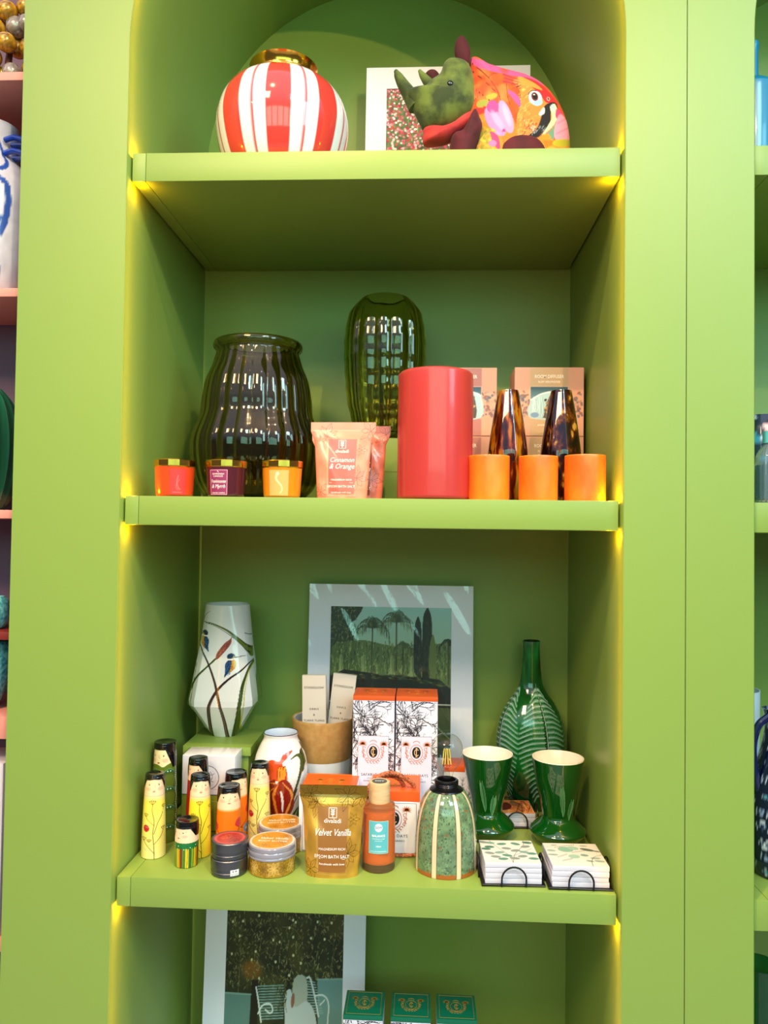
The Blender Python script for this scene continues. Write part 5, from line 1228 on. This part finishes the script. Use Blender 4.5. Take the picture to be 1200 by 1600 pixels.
for x, y in ((218, 60), (495, 70), (418, 160), (200, 195), (338, 250), (158, 284), (228, 280), (572, 266), (590, 276), (548, 304), (575, 348), (740, 270), (836, 272), (698, 350), (790, 352), (812, 196), (905, 144), (208, 352), (440, 366), (322, 424), (580, 436), (296, 464), (632, 472), (460, 470), (554, 532), (350, 552), (556, 26), (484, 374), (158, 440)): cv.ell(x, y, 6.5, 7, 'd8d8a8')
cv.rect(300, 560, 345, 900, '1c1408'); cv.poly([(120, 625), (298, 628), (290, 860), (120, 860)], '5c8078'); cv.line([(120, 628), (298, 630)], 8, '7c9c90')
cv.poly([(748, 545), (920, 538), (920, 860), (760, 860)], '6c9490'); cv.line([(748, 545), (920, 538)], 8, '86a8a0'); cv.curve([(830, 540), (840, 470), (860, 400)], 5, '54482c')
for k in range(13): y = 590 + k * 13; cv.line([(345 + k * 2, y), (520, y - 10)], 6, '7ca09c'); cv.line([(670, 555 + k * 13), (730 + k * 5, 560 + k * 12)], 6, '84a8a4')
cv.poly([(588, 548), (668, 536), (678, 660), (590, 690)], 'a8aea0', sm=3); cv.poly([(530, 620), (570, 600), (600, 680), (680, 650), (740, 720), (740, 860), (560, 860), (530, 700)], 'b8c4c4', sm=4); cv.ell(584, 650, 12, 36, '8c5c48', .1)
cv.curve([(332, 595), (350, 660), (372, 760)], 10, 'd0dcd8'); cv.curve([(676, 540), (700, 545), (740, 650), (760, 720)], 10, 'd0dcd8'); cv.curve([(350, 720), (380, 680), (430, 672), (450, 700), (430, 715), (400, 700)], 9, 'd0dcd8'); cv.curve([(730, 624), (790, 620), (826, 660), (820, 780)], 9, 'd0dcd8'); cv.curve([(770, 665), (790, 650), (800, 640)], 7, 'd0dcd8')
for k in range(90): x = g.uniform(470, 540); y = g.uniform(500, 700); cv.line([(x, y), (x + g.uniform(-10, 10), y + 18)], 4, g.choice(['20240c', '5c6028', '3c4414']), 1)
matted('mounted_garden_bench_print', 'white mounted print of a dark leafy garden with a white bench, at the bottom edge', .356, .495, .0475, .075, .2600, .375, cv, (-.1990, .395, S4), .07, (180, 260), cat='print')
CVG = None
for x, seed, lab in ((-.0095, 11, 'twig-pattern carton with emerald lid, leftmost of three at the bottom edge'), (.0820, 12, 'twig-pattern carton with emerald lid, middle of three at the bottom edge'), (.1700, 13, 'twig-pattern carton with emerald lid, rightmost of three at the bottom edge')):
    tall_carton(lab, (x, .200, S4), GREENC, seed, 'emerald-lidded cartons on the lowest shelf', w=.0760, foil=GOLDF)

# ------------------------------------------------------------------ pink shelving at the far left
cvo = Canvas(200, 100, 'c08a20'); cvo.mottle(.4, 12, 2); g = random.Random(1)
for k in range(500): cvo.ell(g.uniform(0, 200), g.uniform(0, 100), 1.4, 1.2, g.choice(['6c4810', 'e8c070', '402c08', 'd0a040']))
cvg2 = Canvas(200, 100, 'a09080'); cvg2.mottle(.3, 12, 2)
for k in range(500): cvg2.ell(g.uniform(0, 200), g.uniform(0, 100), 1.4, 1.2, g.choice(['54483c', 'd8ccc0', '3c342c', 'c0b4a4']))
berry = mat('speckled_gold_lacquer', attr=True, rough=.25, metal=.25, coat=.3)
t = thing('ball_cluster_ornament', 'ornament of clustered speckled gold and grey balls at the top left corner', 'ornament', (-.690, .075, 1.405))
for x, y, z, r, k in ((-.012, -.018, .0155, .0155, 0), (.020, -.012, .0240, .0170, 1), (.044, .006, .0420, .0150, 0), (-.020, -.010, .0560, .0175, 0), (.0120, -.020, .0760, .0175, 0), (.040, .004, .0790, .0160, 0), (-.014, -.012, .1080, .0180, 0), (.020, .000, .1170, .0190, 1), (.042, -.004, .1200, .0170, 1), (-.010, .016, .0350, .0170, 0), (.012, .020, .0900, .018, 0), (.006, -.008, .1420, .0185, 0), (.036, .004, .1560, .018, 0), (-.024, .010, .140, .018, 1)):
    b = MB(); b.ball((0, 0, 0), r, cv=cvg2 if k else cvo, seg=28, rings=18); b.build('ball', berry, t, loc=(x, y, z))
b = MB(); b.tube([(0, 0, 0), (.004, .004, .06), (.010, .006, .15)], .006, 8); b.tube([(0, 0, .02), (.03, .004, .035)], .004, 6); b.lathe([(0, 0), (.024, 0), (.024, .004), (0, .006)], 32); b.build('stem', mat('brown_stem', '5c2c14', rough=.5, bump=(80, .1)), t)

cv = Canvas(1000, 640, 'd8d0d8'); cv.mottle(.06, 20, 2)
BL = '2c50a0'
for off in (-480, -240, 0, 240, 480):
    x = 560 + off
    cv.curve([(x, 640), (x - 6, 560), (x + 26, 500), (x + 56, 560), (x + 50, 640)], 20, BL); cv.curve([(x + 70, 250), (x + 20, 230), (x - 10, 300), (x - 30, 420), (x + 6, 480), (x + 60, 430), (x + 80, 330), (x + 76, 262)], 20, BL)
    cv.curve([(x + 60, 380), (x + 10, 440), (x - 40, 540), (x - 60, 640)], 20, BL); cv.curve([(x - 20, 90), (x + 30, 80), (x + 60, 120), (x + 40, 150), (x + 12, 168), (x + 20, 200), (x + 60, 200), (x + 92, 160), (x + 84, 100), (x + 40, 50)], 16, BL); cv.curve([(x, 60), (x + 10, 20), (x + 30, 10), (x + 44, 50)], 12, BL)
t = thing('painted_jug', 'white jug with loose blue brushwork and blue ring handles, far left', 'jug', (-.7260, .0960, 1.0168))
b = MB(); pr = smooth([(.050, 0), (.066, .006), (.079, .05), (.0855, .11), (.088, .165), (.0855, .20), (.076, .228), (.062, .248), (.050, .262), (.046, .29), (.047, .318), (.049, .326)], 8); b.lathe([(0, 0)] + pr + [(.045, .326), (.042, .29), (.03, .25)], 200, cv=cv); b.build('body', SATIN, t, sharp=60)
bg = mat('cobalt_glaze', '1c3c9c', rough=.12, coat=.5, bump=(30, .05))
for z, y in ((.2900, -.002), (.2650, -.002)):
    b = MB(); b.tube([(.043, -.028, z), (.060, -.030, z + .004), (.074, -.028, z + .001), (.080, -.020, z - .003), (.072, -.010, z - .002), (.045, -.008, z)], .0052, 10); b.build('handle', bg, t)
b = MB(); gl = mat('deep_green_glaze', '1c5c40', rough=.07, coat=.7, bump=(30, .02)); pr = smooth([(.040, 0), (.054, .006), (.070, .05), (.0780, .105), (.0760, .155), (.064, .200), (.046, .225), (.036, .232)], 8)
b.lathe([(0, 0)] + pr + [(.033, .232), (.030, .22)], 288, mod=lambda A, z: 1 - .05 * np.abs(np.sin(A * 12)) ** .7 * 1.0 * np.clip(z / .02, 0, 1)); tag(b.build('ribbed_green_vase', gl, loc=(-.7420, .1000, .6243), sharp=60), 'glossy dark green ribbed vase on the far left shelf', 'vase')
teal = mat('speckled_turquoise_glaze', '40a0a8', rough=.35, bump=(200, .3), noise=(140, [(.35, '1c7c8c'), (.65, '8cd4d0')]))
b = MB(); b.lathe([(0, 0)] + smooth([(.020, 0), (.028, .002), (.034, .012), (.036, .03), (.034, .048), (.026, .058)], 6) + [(.022, .056), (.02, .04)], 48); tag(b.build('turquoise_bowl', teal, loc=(-.6880, .062, .4108), sharp=60), 'small speckled turquoise pot on the dark red shelf, far left', 'bowl')
b = MB(); b.lathe([(0, 0)] + smooth([(.020, 0), (.026, .008), (.038, .040), (.046, .075), (.047, .100), (.040, .122)], 6) + [(.036, .120), (.034, .09)], 48); tag(b.build('turquoise_vase', teal, loc=(-.7000, .075, .2640), sharp=60), 'speckled turquoise vase beneath the dark red shelf, far left', 'vase')
b = MB(); b.box((0, 0, .150), (.130, .10, .300), bev=.003); tag(b.build('cream_box', mat('cream_carton', 'd8ccd0', rough=.5, bump=(100, .05)), loc=(-.7000, .080, -.12)), 'plain cream box on the bottom shelf at the far left', 'box')

# ------------------------------------------------------------------ right-hand niche
cy = mat('turquoise_glaze', '00789c', rough=.30, coat=.4, bump=(30, .05))
b = MB(); b.lathe([(0, 0)] + smooth([(.034, 0), (.0405, .003), (.0420, .02), (.0420, .150), (.0395, .168), (.030, .178), (.0165, .183), (.0135, .190), (.0130, .235), (.0145, .246), (.0140, .254), (.0110, .257)], 6) + [(.009, .25)], 64); tag(b.build('turquoise_bottle', cy, loc=(.6890, .140, S1), sharp=60), 'turquoise ceramic bottle on the top right-hand shelf', 'bottle')
t = thing('glass_bottle', 'clear ribbed glass bottle with pale blue cap and blue liquid, right edge', 'bottle', (.6890, .058, S2))
cgl = mat('clear_bottle_glass', 'e4f0f4', rough=.03, trans=.9, bump=(40, .02))
b = MB(); b.lathe([(0, 0)] + smooth([(.020, 0), (.0235, .002), (.0240, .01), (.0240, .070), (.0220, .085), (.0130, .100), (.0100, .104), (.0100, .110)], 5), 96, mod=lambda A, z: 1 - .05 * np.abs(np.sin(A * 8))); b.build('glass_body', cgl, t, sharp=60)
b = MB(); b.lathe([(0, .006), (.019, .006), (.0205, .01), (.0205, .066), (0, .067)], 48); b.build('blue_liquid', mat('blue_liquid', '3c8cb4', rough=.2, trans=.4, bump=(40, .02)), t)
b = MB(); b.lathe([(0, .104), (.0125, .104), (.0125, .124), (0, .1245)], 40); b.build('cap', mat('pale_blue_cap', '5cb4c4', rough=.3, coat=.3, bump=(40, .02)), t, sharp=40)
cv = Canvas(300, 200, '1c3040'); g = random.Random(17)
for k in range(90): cv.ell(g.uniform(0, 300), g.uniform(0, 200), g.uniform(6, 20), g.uniform(5, 14), g.choice(['182838', '2c4c60', 'd8a8a0', 'a8b4c8', '3c98b0', 'e0e4f0', '0c141c']), g.random() * 3); 
b = MB(); b.lathe([(0, 0)] + smooth([(.026, 0), (.036, .01), (.043, .06), (.044, .10), (.038, .14), (.028, .165)], 6) + [(.024, .165), (.02, .15)], 80, cv=cv); tag(b.build('patterned_jar', GLAZE, loc=(.7130, .150, S2), sharp=60), 'dark blue and pink patterned jar behind the clear glass bottle, right edge', 'jar')
cv = Canvas(520, 700, '0c1438'); g = random.Random(4)
for k in range(110):
    x = (k % 10) * 52 + 26 + g.uniform(-8, 8); y = (k // 10) * 64 + (k % 2) * 30 + g.uniform(-6, 6); r = g.uniform(10, 23)
    cv.ell(x, y, r, r, 'd8dcf0'); cv.ell(x, y, r - 3, r - 3, '0c1438')
    if r > 15: cv.ell(x, y, r * .5, r * .5, 'a0b0dc'); cv.ell(x, y, r * .32, r * .32, '101c4c'); cv.ell(x, y, r * .18, r * .18, 'f0f4ff')
    elif k % 3: cv.ell(x, y, r * .5, r * .5, '5ca0bc')
cv2 = cv
t = thing('ringed_vase', 'navy vase covered in white rings, with a curved handle, at the right edge', 'vase', (.7280, .1150, S3))
b = MB(); b.lathe([(0, 0)] + smooth([(.030, 0), (.0400, .004), (.0470, .05), (.0500, .10), (.0460, .150), (.034, .200), (.024, .245), (.023, .275), (.027, .290)], 8) + [(.024, .29), (.019, .27)], 160, cv=cv); b.build('body', GLAZE, t, sharp=60)
b = MB(); b.tube(smooth([(-.020, -.01, .280), (-.040, -.012, .262), (-.050, -.014, .225), (-.046, -.014, .180), (-.040, -.012, .150)], 6), .0065, 10, C='101a44'); b.build('handle', GLAZE, t)
b = MB(); b.lathe([(0, 0), (.04, 0), (.046, .006), (.050, .30), (.048, .30), (.044, .01), (0, .008)], 64); tag(b.build('white_cylinder_vase', mat('bluish_white_glaze', 'b8c8d8', rough=.2, coat=.3, bump=(30, .02)), loc=(.6960, .240, S3), sharp=40), 'bluish white cylinder vase behind the navy ringed vase', 'vase')
for x, y, h, lab in ((.7200, .330, .400, 'pale blue tapering candle, left of the two behind the ringed vase'), (.7500, .335, .395, 'pale blue tapering candle, right of the two behind the ringed vase')):
    t = thing('tall_candle', lab, 'candle', (x, y, S3), 0, 'tall blue candles in the right niche')
    b = MB(); b.lathe([(0, 0), (.013, 0), (.013, h - .03)] + smooth([(.0125, h - .028), (.010, h - .010), (.004, h - .002)], 5) + [(0, h)], 40); b.build('wax', mat('dusty_blue_wax', '4c8094', rough=.4, sss=.2, bump=(60, .1)), t)
    b = MB(); b.tube([(0, 0, h - .004), (.0006, 0, h + .008)], .0009, 6); b.build('wick', TEXTW, t)
# bottom right niche
b = MB(); b.lathe([(0, 0)] + smooth([(.030, 0), (.033, .004), (.0335, .30), (.034, .425)], 5) + [(.032, .425), (.030, .02), (0, .015)], 64); tag(b.build('green_glass_vase', mat('green_clear_glass', '4c9c64', rough=.04, trans=.9, bump=(30, .02)), loc=(.7100, .150, S4), sharp=50), 'tall green glass vase at the lower right corner', 'vase')
b = MB(); nb = mat('navy_glass', '0c2454', rough=.06, coat=.6, bump=(30, .02)); b.lathe([(0, 0)] + smooth([(.016, 0), (.018, .006), (.010, .02), (.008, .30), (.010, .335), (.028, .350), (.033, .365), (.030, .385), (.014, .396)], 6) + [(0, .398)], 48); tag(b.build('navy_glass_knob_vase', nb, loc=(.6820, .225, S4), sharp=60), 'dark navy glass ornament with round top behind the green glass vase', 'ornament')
